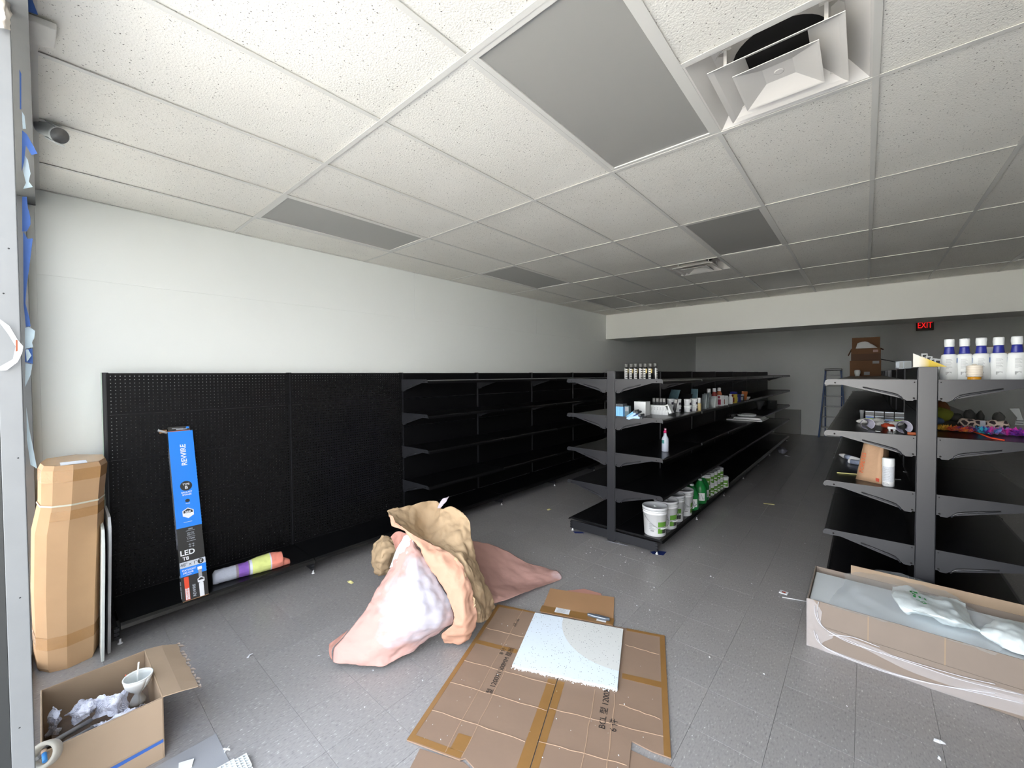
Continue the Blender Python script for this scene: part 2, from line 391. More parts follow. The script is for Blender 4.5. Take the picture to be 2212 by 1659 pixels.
# recessed fluorescent fittings, switched off
LL = {(5, 0): 'large switched-off ceiling light panel beside the big square air diffuser', (1, 0): 'switched-off ceiling light panel close to the side wall and the storefront',
      (5, 2): 'dark switched-off ceiling light panel between the two air diffusers', (1, 2): 'second switched-off ceiling light panel along the side wall, mid room',
      (5, 4): 'switched-off ceiling light panel next to the dropped header, past the small-looking diffuser', (1, 4): 'small-looking switched-off ceiling light panel in the far corner by the header',
      (9, 4): 'switched-off ceiling light panel cut by the picture edge near the header'}
for n_, (i, j) in enumerate(LIGHTS):
    cx, cy = GX+.61*(i+.5), GY+1.22*(j+.5)
    t = thing('ceiling_light', LL[(i, j)], 'ceiling light', (cx, cy, CZ), 0, 'recessed ceiling lights')
    if n_ == 0:
        fr = MB(); w, d, q = .295, .6, .026
        for a in ((-w, w, -d, -d+q), (-w, w, d-q, d), (-w, -w+q, -d+q, d-q), (w-q, w, -d+q, d-q)): fr.box(*a, .001, .012)
        fo = fr.build('frame', TEE, t, bevel=.001); le = MB().box(-w+q, w-q, -d+q, d-q, .007, .010).build('lens', LENS, t)
        ho = MB().box(-w, w, -d, d, .0125, .09).build('housing', TEE, t); LP = (fo, le, ho)
    else:
        for p in LP: c = p.copy(); C.objects.link(c); c.parent = t

# square step-down air diffusers
def ring(b, a0, z0, a1, z1, mi=0, t=.004):
    v = [(sx*a0, sy*a0, z0) for sx, sy in ((-1, -1), (1, -1), (1, 1), (-1, 1))]+[(sx*a1, sy*a1, z1) for sx, sy in ((-1, -1), (1, -1), (1, 1), (-1, 1))]
    v += [(x, y, z+t) for x, y, z in v]
    f = []
    for k in range(4): l = (k+1) % 4; f += [(k, l, l+4, k+4), (k+8, k+12, l+12, l+8), (k, k+8, l+8, l), (k+4, l+4, l+12, k+12)]
    return b.add(v, f, mi)
DL = ['large square stepped air diffuser beside the big ceiling light', 'square stepped air diffuser halfway down the room']
DW = mat('diffuser_white', (222, 219, 214), .4, spec=.4)
for n_, (i, j, hh) in enumerate(DIFF):
    t = thing('air_diffuser', DL[n_], 'air vent', (GX+.61*(i+.5), GY+1.22*j+hh*1.22+.305, CZ), 0, 'square ceiling air diffusers')
    b = MB(); ring(b, .296, .002, .285, .002); ring(b, .286, .002, .215, .075); ring(b, .216, .075, .175, .086); b.build('pan', DW, t)
    MB().lathe([(.169, .0935), (.169, .098)], 32).build('duct', mat('duct_black', (12, 11, 13), .9), t)
    MB().lathe([(.25, .0755), (.25, .079), (.168, .0945)], 40, caps=False).build('collar', DW, t)
    b = MB(); ring(b, .22, -.020, .20, -.012, t=.003); ring(b, .20, -.012, .105, .052, t=.003); b.build('louvre', DW, t)
    b = MB(); ring(b, .143, -.028, .135, -.026, t=.003); ring(b, .135, -.026, .052, .006, t=.003); b.box(-.0525, .0525, -.0525, .0525, .006, .009); b.build('centre_louvre', DW, t)
    MB().lathe([(.014, .0035), (.018, .0045), (.018, .007), (0, .007)], 20).build('cap', DW, t)
    for sx in (-1, 1):
        for sy in (-1, 1): MB().box(sx*.165-.006, sx*.165+.006, sy*.165-.002, sy*.165+.002, .008, .088).box(sx*.165-.022, sx*.165+.022, sy*.165-.005, sy*.165+.005, .078, .084).build('hanger', DW, t)
# ================================================================ shelving
def bracket_mesh(L, name='bracket', top=.0):
    """cantilever plate along +x from the post face, z relative to the shelf top"""
    b = MB()
    P = [(0, .012-top), (L-.045, .014-top), (L-.02, .013-top), (L-.006, .004-top*.5), (L, -.016), (L-.002, -.026), (L-.105, -.027), (.062, -.118), (.050, -.130), (.018, -.130), (.014, -.122), (.0, -.122)]
    b.prism(P, -.0015, .0015, 'y')
    b.prism([(.0, .012-top), (L-.045, .014-top), (L-.045, .0125-top), (0, .0105-top)], -.008, .0, 'y')
    for s in (-1, 1):      # pressed rib that turns down at the hook, key slot near the tip, bolt heads
        y0, y1 = sorted((s*.0015, s*.0045))
        rb = [(.272, s*.003, -.044), (.20, s*.003, -.063), (.125, s*.003, -.083), (.094, s*.003, -.094), (.076, s*.003, -.108), (.068, s*.003, -.124)]
        b.tube(rb, [.003, .0055, .0055, .0055, .0055, .004], 8)
        b.prism([(.274, -.037), (.274, -.0395), (.125, -.0775), (.09, -.089), (.088, -.0865), (.124, -.0745)], *sorted((s*.0015, s*.0019)), 'y', 1)  # thin dark strip above the rib, its groove shade put in as colour
        y0, y1 = sorted((s*.0015, s*.0022))
        for cx, cz, rr in ((.012, -.006, .004), (.014, -.112, .006), (L-.062, -.012, .006)):
            b.prism([(cx+rr*math.cos(a*math.pi/4), cz+rr*math.sin(a*math.pi/4)) for a in range(8)], y0, y1, 'y', 1)
    return b.mesh(name, [CHAR, GAP])
ARM = .488; BR = {}
def brk(s, inner=0):
    if (s, inner) not in BR:
        me = bracket_mesh(ARM, top=.016*inner)
        if s < 0:
            me.transform(Matrix.Scale(-1, 4, (1, 0, 0))); me.flip_normals()
        BR[(s, inner)] = me
    return BR[(s, inner)]
def shelf_mesh(s, W_, lip=.034, name='shelf'):
    b = MB(); a, c = s*.006, s*(ARM-.028)
    b.box(a, c, .004, W_-.004, -.022, 0)
    b.prism([(c, 0), (c+s*.016, -.003), (c+s*.022, -.012), (c+s*.022, -lip), (c+s*.016, -lip), (c, -.026)], .004, W_-.004, 'y')
    me = b.mesh(name, DECK)
    return me
SECT = 1.2192
ROWS = [(.146, .450), (.450, .796), (.796, 1.125), (1.125, 1.452), (1.452, 1.752)]
def peg_mesh(z0, z1, W_):
    """perforated sheet facing +x, one-inch grid of real holes"""
    b = MB(); p = .0254; ny = int((W_-.02)/p); nz = int((z1-z0-.004)/p); oy = (W_-ny*p)/2; oz = (z1-z0-nz*p)/2; r = .0034
    v = []; f = []
    for j in range(nz+1):
        for i in range(ny+1): v.append((0, oy+i*p, oz+j*p))
    for j in range(nz):
        for i in range(ny):
            k = len(v); cy, cz = oy+(i+.5)*p, oz+(j+.5)*p
            v += [(0, cy+r*math.cos(R(-135+45*q)), cz+r*math.sin(R(-135+45*q))) for q in range(8)]
            c = [j*(ny+1)+i, j*(ny+1)+i+1, (j+1)*(ny+1)+i+1, (j+1)*(ny+1)+i]
            for q in range(4): f.append((c[q], c[(q+1) % 4], k+(2*q+2) % 8, k+2*q+1, k+2*q))
    k = len(v); a, c_, d, e_ = .004, W_-.004, .001, z1-z0-.001; y1, y2, u1, u2 = oy, oy+ny*p, oz, oz+nz*p
    v += [(0, a, d), (0, c_, d), (0, c_, e_), (0, a, e_), (0, y1, u1), (0, y2, u1), (0, y2, u2), (0, y1, u2)]
    for q in range(4): f.append((k+q, k+(q+1) % 4, k+4+(q+1) % 4, k+4+q))
    b.add(v, f); return b.mesh('back_panel', PANEL)
PM = {}
def gondola(name, label, x, y0, n, sides, ztops, half, pegged=(), bare=(), toprows=None):
    """x: centre line of the posts; posts start at y0 and go along +y"""
    t = thing(name, label, 'shelving unit', (x, y0, 0))
    one = len(sides) == 1
    post = MB().box(-half, half, 0, .034, .012, 1.755)
    for s in sides:                        # slotted channel on the shelf side
        post.box(s*half, s*(half+.004), .010, .024, .03, 1.74)
    pm = post.mesh('upright', CHAR)
    for k in range(n+1):
        u = link('upright', pm, t); u.location = (0, k*SECT, 0)
        q = u.modifiers.new('bevel', 'BEVEL'); q.width = .003; q.segments = 2; q.limit_method = 'ANGLE'
    for k in range(n):
        yk = k*SECT+.017
        for ri, (z0, z1) in enumerate(ROWS):
            if toprows and ri == 4 and k >= toprows: continue
            if k in pegged:
                if ri not in PM: PM[ri] = peg_mesh(z0, z1, SECT)
                p = link('back_panel', PM[ri], t); p.location = (half+.004, yk, z0)
                q = p.modifiers.new('solid', 'SOLIDIFY'); q.thickness = .0035; q.offset = -1
            else:
                key = (ri, half, one)
                if key not in PM: PM[key] = MB().box(half-.012 if one else -half+.004, half-.002 if one else half-.004, .002, SECT-.002, .0015, z1-z0-.0015).mesh('back_panel', PANEL)
                p = link('back_panel', PM[key], t); p.location = (0, yk, z0)
        for s in sides:
            # base deck on its two brackets
            key = ('deck', s)
            if key not in PM:
                b = MB(); c = s*.455
                b.box(s*.0, c, .004, SECT-.004, -.02, 0).prism([(c, 0), (c+s*.02, -.012), (c+s*.034, -.030), (c+s*.028, -.032), (c, -.022)], .004, SECT-.004, 'y')
                PM[key] = b.mesh('base_deck', DECK)
                b = MB().box(0, s*.440, -.003, .003, .03, .118).box(0, s*.44, -.006, .006, .114, .118)
                for q in range(3): b.box(s*.425, s*.445, -.012, .012, .036+.026*q, .056+.026*q)
                PM[('bb', s)] = b.mesh('base_bracket', CHAR)
                PM[('foot', s)] = MB().lathe([(.014, 0), (.014, .004), (.006, .008), (.006, .032), (0, .032)], 12).mesh('levelling_foot', WHITE if not one else CHROME)
            d = link('base_deck', PM[key], t); d.location = (s*half, yk, .144)
            if k not in bare:
                for z in ztops:
                    key = ('shelf', s)
                    if key not in PM: PM[key] = shelf_mesh(s, SECT)
                    sh = link('shelf', PM[key], t); sh.location = (s*(half+.004), yk, z)
                    for yy in ((.0, SECT) if k == n-1 or k+1 in bare else (.0,)):
                        c = link('bracket', brk(s, 0 if (k == 0 and not yy) or yy or k-1 in bare else 1), sh); c.location = (0, yy-.004 if yy else -.010, 0)
    for s in sides:
        for k in range(n+1):
            c = link('base_bracket', PM[('bb', s)], t); c.location = (s*half, k*SECT+.012 if k else .004, 0)
            c = link('levelling_foot', PM[('foot', s)], t); c.location = (s*(half+.43), k*SECT+.02, 0)
    return t
ZT = [1.660, 1.286, .913, .551]
SCX, SRX, GY0 = -1.957, .310, 3.79
G_mid = gondola('gondola_shelving', 'long black double-sided gondola shelving with white pails on its base deck', SCX, GY0, 7, (-1, 1), ZT, .041)
G_right = gondola('gondola_shelving', 'black double-sided gondola shelving behind the long film-wrapped carton', SRX, GY0, 7, (-1, 1), ZT, .045, toprows=3)
G_wall = gondola('wall_shelving', 'black wall shelving run with two bare pegboard bays near the storefront', -4.075, .275, 8, (1,), [1.665, 1.283, .898, .505], .022, pegged=(0, 1), bare=(0, 1))
MB().box(-.028, .024, -.003, -.0005, .02, 1.755).build('end_strip', mat('pale_green_edge', (186, 202, 190), .5), G_wall)
# ================================================================ goods on the middle gondola
def arc(b, r, z0, z1, a0, a1, n=8, mi=0, r1=None):
    r1 = r if r1 is None else r1; r += .0010; r1 += .0010; n = max(n, int(abs(a1-a0)/.07)+1)
    return b.grid([[(rr*math.cos(a0+(a1-a0)*k/n), rr*math.sin(a0+(a1-a0)*k/n), z) for k in range(n+1)] for rr, z in ((r, z0), (r1, z1))], mi)
def col(name, c, **k): return mat(name, c, **k)
BLK = col('black_satin', (20, 20, 22), rough=.35); SILV = col('silver_print_glint', (176, 176, 174), rough=.4, nz=(160, .5)); GOLD = col('gold_print', (190, 170, 110), rough=.45, nz=(150, .4))
GREY = col('grey_print', (140, 142, 144), rough=.6); GREYD = col('dark_print', (66, 70, 74), rough=.6); CARD = col('white_card', (226, 229, 228), rough=.55)
GRN = col('green_label', (92, 142, 52), rough=.45, nz=(30, .25)); GRND = col('green_plastic', (28, 122, 58), rough=.35)
SKY = col('blue_card', (112, 172, 222), rough=.45); SKYP = col('pale_blue_card', (170, 200, 240), rough=.45); TEAL = col('teal_pouch', (74, 98, 106), rough=.35, nz=(30, .35))
CA = R(-66)    # bearing from the goods towards the storefront opening
def lathe_part(name, prof, m, parent, n=24, T=None): return MB().lathe(prof, n, T).build(name, m, parent)

zt = ZT[0]
for k in range(7):
    x, y = -1.868+.0505*k, 3.965+.004*(k % 2)
    lab = f'black and silver spray can, {ORD[k]} from the end post on the top shelf'
    if k == 0:
        c = thing('spray_can', lab, 'can', (x, y, zt), 0, 'cans on the top shelf')
        lathe_part('body', [(.019, 0), (.0215, .003), (.0215, .118), (.0195, .126), (.014, .132)], BLK, c)
        lathe_part('cap', [(.0145, .131), (.0165, .133), (.0165, .160), (.015, .166), (0, .166)], col('grey_cap', (92, 92, 90), rough=.4), c, 16)
        b = MB(); arc(b, .0218, .012, .120, CA-1.0, CA-.45, 4)  # full-height stripe on one side is a lit highlight put in as silver
        for q in range(5): arc(b, .0218, .012+.022*q, .025+.022*q, CA-.35, CA+.55, 6)
        b.build('label', SILV, c); b = MB(); arc(b, .0219, .07, .112, CA+.6, CA+1.25, 4); b.build('label', GOLD, c)
        proto = c
    else: dup(proto, (x, y, zt), lab, (0, 0, (.25, -.2, .1, .35, -.5, -.45, .9)[k]))

z2 = ZT[1]
def slim(name, lab, loc, rot, m1, first=None, w=.0185, d=.095, h=.135, cat='box', grp='blue boxes by the end post'):
    if first: return dup(first, loc, lab, rot)
    t = thing(name, lab, cat, loc, 0, grp); t.rotation_euler = rot
    MB().box(0, w, 0, d, 0, h*.80).build('body', m1, t, bevel=.0008); MB().box(0, w, 0, d, h*.80, h).build('top', GREYD, t, bevel=.0008)
    return t
sb = None
for k in range(4):
    sb = slim('slim_box', f'upright slim blue box, {ORD[k]} out from the end post on the second shelf', (-1.905+.0195*k, 3.80, z2), (0, 0, 0), SKY, sb) if k else (sb0 := slim('slim_box', 'upright slim blue box, first out from the end post on the second shelf', (-1.905, 3.80, z2), (0, 0, 0), SKY)); sb = sb0
slim('slim_box', 'slim blue box leaning behind the lowest fallen one, steepest of the three', (-1.812, 3.80, z2), (0, R(52), 0), SKY, sb0)
sp0 = slim('slim_box', 'pale blue slim box leaning on its neighbour, middle of the fallen three', (-1.790, 3.795, z2), (0, R(57), 0), SKYP)
slim('slim_box', 'pale blue slim box leaning lowest, just above the one lying flat', (-1.770, 3.79, z2), (0, R(70), 0), SKYP, sp0)
slim('slim_box', 'pale blue slim box lying flat at the front of the second shelf', (-1.755, 3.785, z2+.019), (0, R(90), 0), SKYP, sp0)
tb = thing('small_box', 'small teal patterned box tucked behind the upright blue boxes', 'box', (-1.828, 3.84, z2))
MB().box(0, .045, 0, .05, 0, .115).build('body', col('teal_card', (78, 98, 104), rough=.5, nz=(40, .5)), tb, bevel=.0008); MB().box(.004, .041, -.0006, 0, .062, .105).build('label', GREY, tb)
wb_ = thing('white_box', 'plain white square carton behind the fallen blue boxes', 'box', (-1.845, 4.10, z2))
MB().box(0, .125, 0, .12, 0, .145).build('body', CARD, wb_, bevel=.001); MB().box(.03, .075, -.0006, 0, .03, .034).build('print', GREY, wb_)
for k in range(10):
    x = -1.872+.0312*k
    lab = f'small white carton, {ORD[k]} in the tight row counted from the blue boxes'
    if k == 0:
        c = rb = thing('small_carton', lab, 'box', (x, 4.30, z2), 0, 'small white cartons in a row')
        MB().box(0, .0302, 0, .075, 0, .1).build('body', CARD, c, bevel=.0008)
        b = MB()
        for q in range(6): b.box(.006, .016+.006*((q*7) % 3)/2, -.0006, 0, .048+.006*q, .050+.006*q)
        b.build('print', GREY, c)
    else: dup(rb, (x, 4.30, z2), lab)
dup(rb, (-1.548, 4.30, z2+.012), 'small white carton leaning against the end of the tight row', (0, R(-27), 0))
for k, x in enumerate((-1.815, -1.775, -1.735, -1.70, -1.60)):
    lab = f'dark slim pack with pale print, {ORD[k]} of those showing over the carton row'
    if k == 0:
        c = dk = thing('slim_pack', lab, 'box', (x, 4.52, z2), 0, 'dark packs behind the carton row')
        MB().box(0, .030, 0, .02, 0, .165).build('body', col('dark_pack', (58, 58, 60), rough=.4), c, bevel=.001)
        MB().box(.002, .028, -.0006, 0, .12, .158).build('label', col('pale_print', (150, 150, 148), rough=.5, nz=(80, .4)), c)
    else: dup(dk, (x, 4.52, z2), lab, (0, R(12) if k == 4 else 0, 0))
TUBL = col('tub_label', (206, 208, 210), rough=.4); TUBD = col('dark_label', (58, 52, 68), rough=.5)
def tub(lab, loc, rz=0, first=None):
    if first: return dup(first, loc, lab, (0, 0, rz))
    c = thing('tub', lab, 'tub', loc, rz, 'white tubs on the second shelf')
    lathe_part('body', [(.034, 0), (.036, .002), (.039, .06), (.039, .062)], WHITE, c); lathe_part('lid', [(.0405, .060), (.0415, .062), (.0415, .071), (.038, .0735), (0, .0735)], CARD, c)
    b = MB(); arc(b, .0375, .010, .052, CA-.9, CA+.25, 8, r1=.0395); b.build('label', TUBL, c); b = MB(); arc(b, .0377, .008, .034, CA+.3, CA+1.0, 6, r1=.0392); b.build('label', TUBD, c); return c
tubs = None
NT = ['nearest the leaning carton', 'beside the leaning carton pair', 'in front of the pouches', 'by the gold-topped bottle']
for k, (x, y) in enumerate(((-1.700, 4.76), (-1.616, 4.75), (-1.520, 4.80), (-1.500, 4.955))):
    for q in range(2):
        lab = f"{'lower' if q == 0 else 'upper'} white tub of the stack {NT[k]}"
        if tubs is None: tubs = tub(lab, (x, y, z2+.0), .1)
        else: tub(lab, (x, y, z2+.074*q), .1*k-.1*q, tubs)
def pouch(lab, loc, w, h, m, rz=0, lean=.25, seed=1, win=None):
    t = thing('foil_pouch', lab, 'pouch', loc, rz, 'foil pouches on the second shelf')
    P = []
    for i in range(7):
        v = i/6; dep = .03*math.sin(math.pi*min(1, .12+v*.88))**.7*(1-v*.75)
        P.append([(math.cos(a)*w/2*(1-.05*v), -math.sin(a)*dep + lean*h*v*v*.5, h*v) for a in [math.pi*k/8 for k in range(9)]]+[(math.cos(a)*w/2*(1-.05*v), -math.sin(a)*dep*.5+ lean*h*v*v*.5, h*v) for a in [math.pi+math.pi*k/8 for k in range(9)]])
    P = [[Vector(p)+Vector((0, .006*crease(Vector(p), 14, seed), 0)) for p in r] for r in P]
    MB().grid(P).build('body', m, t, sub=1)
    MB().box(-w*.47, w*.47, lean*h*.5-.002, lean*h*.5+.002, h*.955, h*1.0).build('seal', m, t)
    if win: MB().box(-w*.2, w*.2, -.036, -.030, h*.25, h*.42).build('label', win, t, bevel=.002)
    return t
pouch('large dark teal foil pouch slumping over the first tubs', (-1.735, 4.90, z2), .16, .245, TEAL, -.5, .5, 1)
pouch('black crinkled pouch lying behind the second pair of tubs', (-1.66, 5.12, z2), .19, .19, col('black_foil', (26, 26, 28), rough=.3, nz=(40, .6)), -.5, .4, 2)
pouch('tall teal pouch standing behind the gold-topped bottle', (-1.565, 5.16, z2), .11, .25, TEAL, -.45, .12, 3, col('red_print', (150, 70, 72), rough=.5))
pouch('slim grey pouch next to the tall teal pouch', (-1.505, 5.36, z2), .085, .18, col('grey_pouch', (120, 128, 130), rough=.35, nz=(24, .4)), -.5, .15, 4)
pouch('grey pouch before the white-capped bottles', (-1.520, 5.50, z2), .09, .185, col('grey_pouch2', (104, 114, 118), rough=.35, nz=(24, .4)), -.5, .12, 5)
pouch('pale grey pouch leaning towards the boxed bottles', (-1.500, 5.66, z2), .13, .14, col('pale_pouch', (160, 166, 166), rough=.4, nz=(24, .3)), -.5, .2, 6)
gb = thing('gold_bottle', 'slim bottle with gold base and white neck beside the last tubs', 'bottle', (-1.462, 5.02, z2))
lathe_part('body', [(.020, 0), (.022, .004), (.022, .085), (.020, .09)], col('gold_bottle', (186, 168, 118), rough=.35), gb); lathe_part('cap', [(.018, .09), (.018, .148), (.014, .153), (0, .153)], WHITE, gb)
for k, (x, y, c_) in enumerate(((-1.545, 5.72, (120, 124, 122)), (-1.545, 5.98, (150, 60, 56)), (-1.545, 6.22, (176, 96, 66)))):
    w = thing('capped_bottle', ['grey-bodied bottle with white cap, first of three behind the boxes', 'red-bodied bottle with white cap, second of three behind the boxes', 'orange-bodied bottle with white cap, third of three behind the boxes'][k], 'bottle', (x, y, z2), 0, 'white-capped bottles')
    lathe_part('body', [(.034, 0), (.036, .004), (.036, .15), (.022, .18), (.018, .19)], col(f'bottle_body_{k}', c_, rough=.35), w); lathe_part('cap', [(.022, .188), (.023, .19), (.021, .235), (0, .237)], WHITE, w)
for k, (x, y, wd, hh, m1, m2, lab) in enumerate(((-1.52, 5.80, .07, .135, CARD, col('olive_print', (90, 104, 98), rough=.5), 'white box with dark green panel ahead of the capped bottles'),
        (-1.49, 5.98, .075, .14, CARD, col('maroon_print', (140, 44, 72), rough=.5, nz=(50, .6)), 'white box with maroon print below the red bottle'),
        (-1.475, 6.13, .07, .13, CARD, col('rust_print', (150, 82, 70), rough=.5, nz=(50, .6)), 'white box with rust print under the orange bottle'),
        (-1.475, 6.66, .075, .13, col('yellow_card', (196, 176, 70), rough=.5), col('red_patch', (120, 50, 40), rough=.5), 'yellow box with blue top near the orange scoop'),
        (-1.475, 6.90, .07, .12, col('navy_card', (50, 56, 120), rough=.5), GREY, 'navy and white box next to the yellow one'))):
    t = thing('product_box', lab, 'box', (x, y, z2), R(-20), 'boxes and bottles at mid shelf')
    MB().box(-wd/2, wd/2, 0, .06, 0, hh).build('body', m1, t, bevel=.001); MB().box(-wd/2+.006, wd/2-.006, -.0006, 0, hh*.1, hh*.62).box(-wd/2+.006, wd/2-.02, -.0006, 0, hh*.7, hh*.93).build('label', m2, t)
    if k == 3: MB().box(-wd/2, wd/2, 0, .06, hh, hh+.035).build('lid', col('blue_lid', (36, 40, 120), rough=.4), t, bevel=.001)
t = thing('white_bottle', 'small bright white bottle in front of the printed boxes', 'bottle', (-1.455, 6.45, z2))
lathe_part('body', [(.030, 0), (.033, .004), (.033, .085), (.022, .105), (.016, .115)], CARD, t); lathe_part('cap', [(.017, .113), (.017, .14), (0, .142)], WHITE, t)
t = thing('dark_jar', 'dark squat jar with pale label before the orange scoop', 'jar', (-1.452, 7.12, z2))
lathe_part('body', [(.034, 0), (.036, .004), (.036, .085)], BLK, t); lathe_part('lid', [(.037, .085), (.037, .11), (0, .112)], GREY, t); b = MB(); arc(b, .0364, .02, .07, CA-.7, CA+.5); b.build('label', GREY, t)
t = thing('scoop', 'orange plastic scoop leaning at the end of the goods', 'scoop', (-1.47, 7.42, z2)); ORG = col('orange_plastic', (176, 104, 60), rough=.4)
MB().prism([(-.13, .145), (-.06, .15), (.03, .05), (.13, .03), (.14, .012), (.02, .0), (-.02, .02)], -.03, .03, 'x', 0, Matrix.Rotation(R(20), 4, 'Z')).build('blade', ORG, t, bevel=.004)
MB().box(-.012, .012, -.13, -.115, 0, .15).build('leg', ORG, t, bevel=.003)
t = thing('white_dish', 'small white dish resting beyond the orange scoop', 'dish', (-1.50, 7.62, z2)); lathe_part('bowl', [(.05, 0), (.075, .03), (.078, .05), (.07, .05), (.045, .008), (0, .006)], CARD, t)

# spray bottle on the third shelf
sp = onz(1437, 976, ZT[2]); t = thing('spray_bottle', 'clear spray bottle with pink trigger standing alone on the third shelf', 'spray bottle', (sp.x-.012, sp.y+.03, ZT[2]), R(-66))
LIQ = col('lilac_liquid', (176, 172, 214), rough=.2, alpha=.85)
lathe_part('body', [(.031, 0), (.034, .004), (.034, .125), (.029, .145), (.017, .165), (.0145, .19), (.0135, .198)], col('frosted_plastic', (206, 214, 226), rough=.3, alpha=.72), t); lathe_part('liquid', [(.0325, .003), (.0332, .075), (0, .0755)], LIQ, t)
PK = col('pink_plastic', (196, 40, 104), rough=.35)
lathe_part('collar', [(.0165, .192), (.0165, .212), (.012, .216)], PK, t); MB().prism([(-.018, .214), (.018, .212), (.034, .228), (.038, .242), (-.022, .244), (-.024, .226)], -.010, .010, 'y').build('trigger_head', PK, t, bevel=.003)
MB().prism([(.022, .228), (.030, .200), (.025, .199), (.015, .224)], -.006, .006, 'y').build('trigger', PK, t, bevel=.002); lathe_part('nozzle', [(.008, 0), (.008, .014), (0, .014)], WHITE, t, 12, Tr(.036, 0, .236, 0, R(90)))
b = MB(); arc(b, .0344, .085, .12, -1.2, -.3); b.build('label', col('teal_label', (60, 120, 120), rough=.5), t)

# pails, jugs and canisters on the base deck
zb = .144
PL = ['white plastic pail standing first at the end of the base deck', 'second white pail from the deck end, green label partly hidden', 'third white pail, squeezed between the second and the fourth', 'last white pail, standing against the green jugs']
for k, (x, y) in enumerate(((-1.557, 3.945), (-1.545, 4.205), (-1.560, 4.455), (-1.548, 4.705))):
    if k == 0:
        c = pa = thing('pail', PL[0], 'pail', (x, y, zb), 0, 'white pails on the base deck')
        lathe_part('body', [(.098, 0), (.1015, .004), (.113, .212), (.117, .213), (.117, .222), (.1135, .223), (.1145, .236), (.119, .237), (.119, .247), (.1145, .248), (.1155, .262)], WHITE, c, 40)
        lathe_part('lid', [(.1155, .250), (.1215, .251), (.1225, .276), (.1195, .280), (.113, .280), (.1115, .270), (0, .2695)], col('lid_plastic', (206, 208, 210), rough=.18), c, 40)
        lathe_part('plug', [(.013, .2695), (.013, .274), (.010, .276), (0, .276)], CARD, c, 16)
        a0 = R(-32); pts = []
        for q in range(15):
            an = a0+R(-92+184*q/14); s_ = math.cos(R(-90+180*q/14)); pts.append((.1215*math.cos(an)*(1+.03*s_), .1215*math.sin(an)*(1+.03*s_), .205-.118*s_))
        MB().tube(pts, .0016, 6).build('bail', col('wire', (150, 152, 156), rough=.3, metal=.8), c); MB().tube(pts[6:10], .0055, 8).build('grip', CARD, c)
        b = MB(); arc(b, .1062, .098, .146, R(-54), R(-4), 10, r1=.1090); arc(b, .1028, .034, .082, R(-54), R(-30), 6, r1=.1056); b.build('label', GRN, c)
        b = MB(); arc(b, .1028, .034, .082, R(-30), R(-4), 6, r1=.1056); b.build('label', col('dark_photo_label', (54, 58, 50), rough=.5, nz=(40, .5)), c)
        b = MB()
        for q in range(8):
            z_ = .070+.008*q; r_ = .098+.0035+.0115*z_/.212+.0010; arc(b, r_, z_, z_+.0028, R(-100+2*(q % 3)), R(-66-6*((q*5) % 4)), 6)
        arc(b, .1035, .05, .062, R(-92), R(-74), 4, r1=.1041); b.build('print', GREY, c)
    else: dup(pa, (x, y, zb), PL[k], (0, 0, (0, .08, -.35, .62)[k]))
JL = ['green jug beside the last white pail', 'second green jug, set back behind the first', 'third green jug with its white label in full view', 'last green jug, half hidden by the white canisters']
for k, (x, y) in enumerate(((-1.515, 4.935), (-1.575, 5.09), (-1.512, 5.245), (-1.530, 5.41))):
    if k == 0:
        c = ju = thing('jug', JL[0], 'jug', (x, y, zb), 0, 'green jugs on the base deck')
        lathe_part('body', [(.062, 0), (.072, .006), (.075, .03), (.075, .165), (.071, .19), (.055, .225), (.034, .255), (.021, .27), (.019, .28)], GRND, c, 28)
        lathe_part('cap', [(.0195, .272), (.0215, .274), (.0215, .292), (.019, .294), (0, .294)], CARD, c, 18)
        b = MB(); arc(b, .0756, .045, .135, CA-.3, CA+.75, 8); b.build('label', CARD, c); b = MB(); P = [(CA-.2, .125), (CA, .06), (CA+.2, .12), (CA+.45, .055), (CA+.65, .08)]
        b.tube([(.0762*math.cos(a), .0762*math.sin(a), z) for a, z in P], .0028, 5).build('print', GREYD, c)
        MB().tube([(.03*math.cos(2.6), .03*math.sin(2.6), .262), (.062*math.cos(2.6), .062*math.sin(2.6), .25), (.078*math.cos(2.6), .078*math.sin(2.6), .2), (.072*math.cos(2.6), .072*math.sin(2.6), .165)], .009, 8).build('handle', GRND, c)
    else: dup(ju, (x, y, zb), JL[k], (0, 0, (0, .2, -.15, .3)[k]))
cn = None
for k, (x, y) in enumerate(((-1.530, 5.555), (-1.520, 5.680), (-1.512, 5.805), (-1.508, 5.93), (-1.503, 6.055))):
    for q in range(2):
        lab = f"{'lower' if q == 0 else 'upper'} white canister with green label in the {ORD[k]} stack past the jugs"
        if cn is None:
            cn = c = thing('canister', lab, 'canister', (x, y, zb), 0, 'stacked white canisters')
            lathe_part('body', [(.052, 0), (.054, .003), (.054, .118)], WHITE, c); lathe_part('lid', [(.055, .117), (.0565, .119), (.0565, .142), (.054, .1445), (.050, .1445), (.049, .141), (0, .141)], col('lid_plastic', (0, 0, 0)), c)
            b = MB(); arc(b, .0544, .015, .10, CA-.2, CA+1.2, 8); b.build('label', GRN, c); b = MB(); arc(b, .0547, .05, .062, CA-.1, CA+.9, 8); arc(b, .0547, .022, .03, CA, CA+.5, 6); b.build('print', CARD, c)
        else: dup(cn, (x, y, zb+.146*q), lab, (0, 0, .12*k-.1-.25*q))
dup(cn, (-1.470, 6.20, zb), 'single white canister standing at the far end of the stacks', (0, 0, -.4))

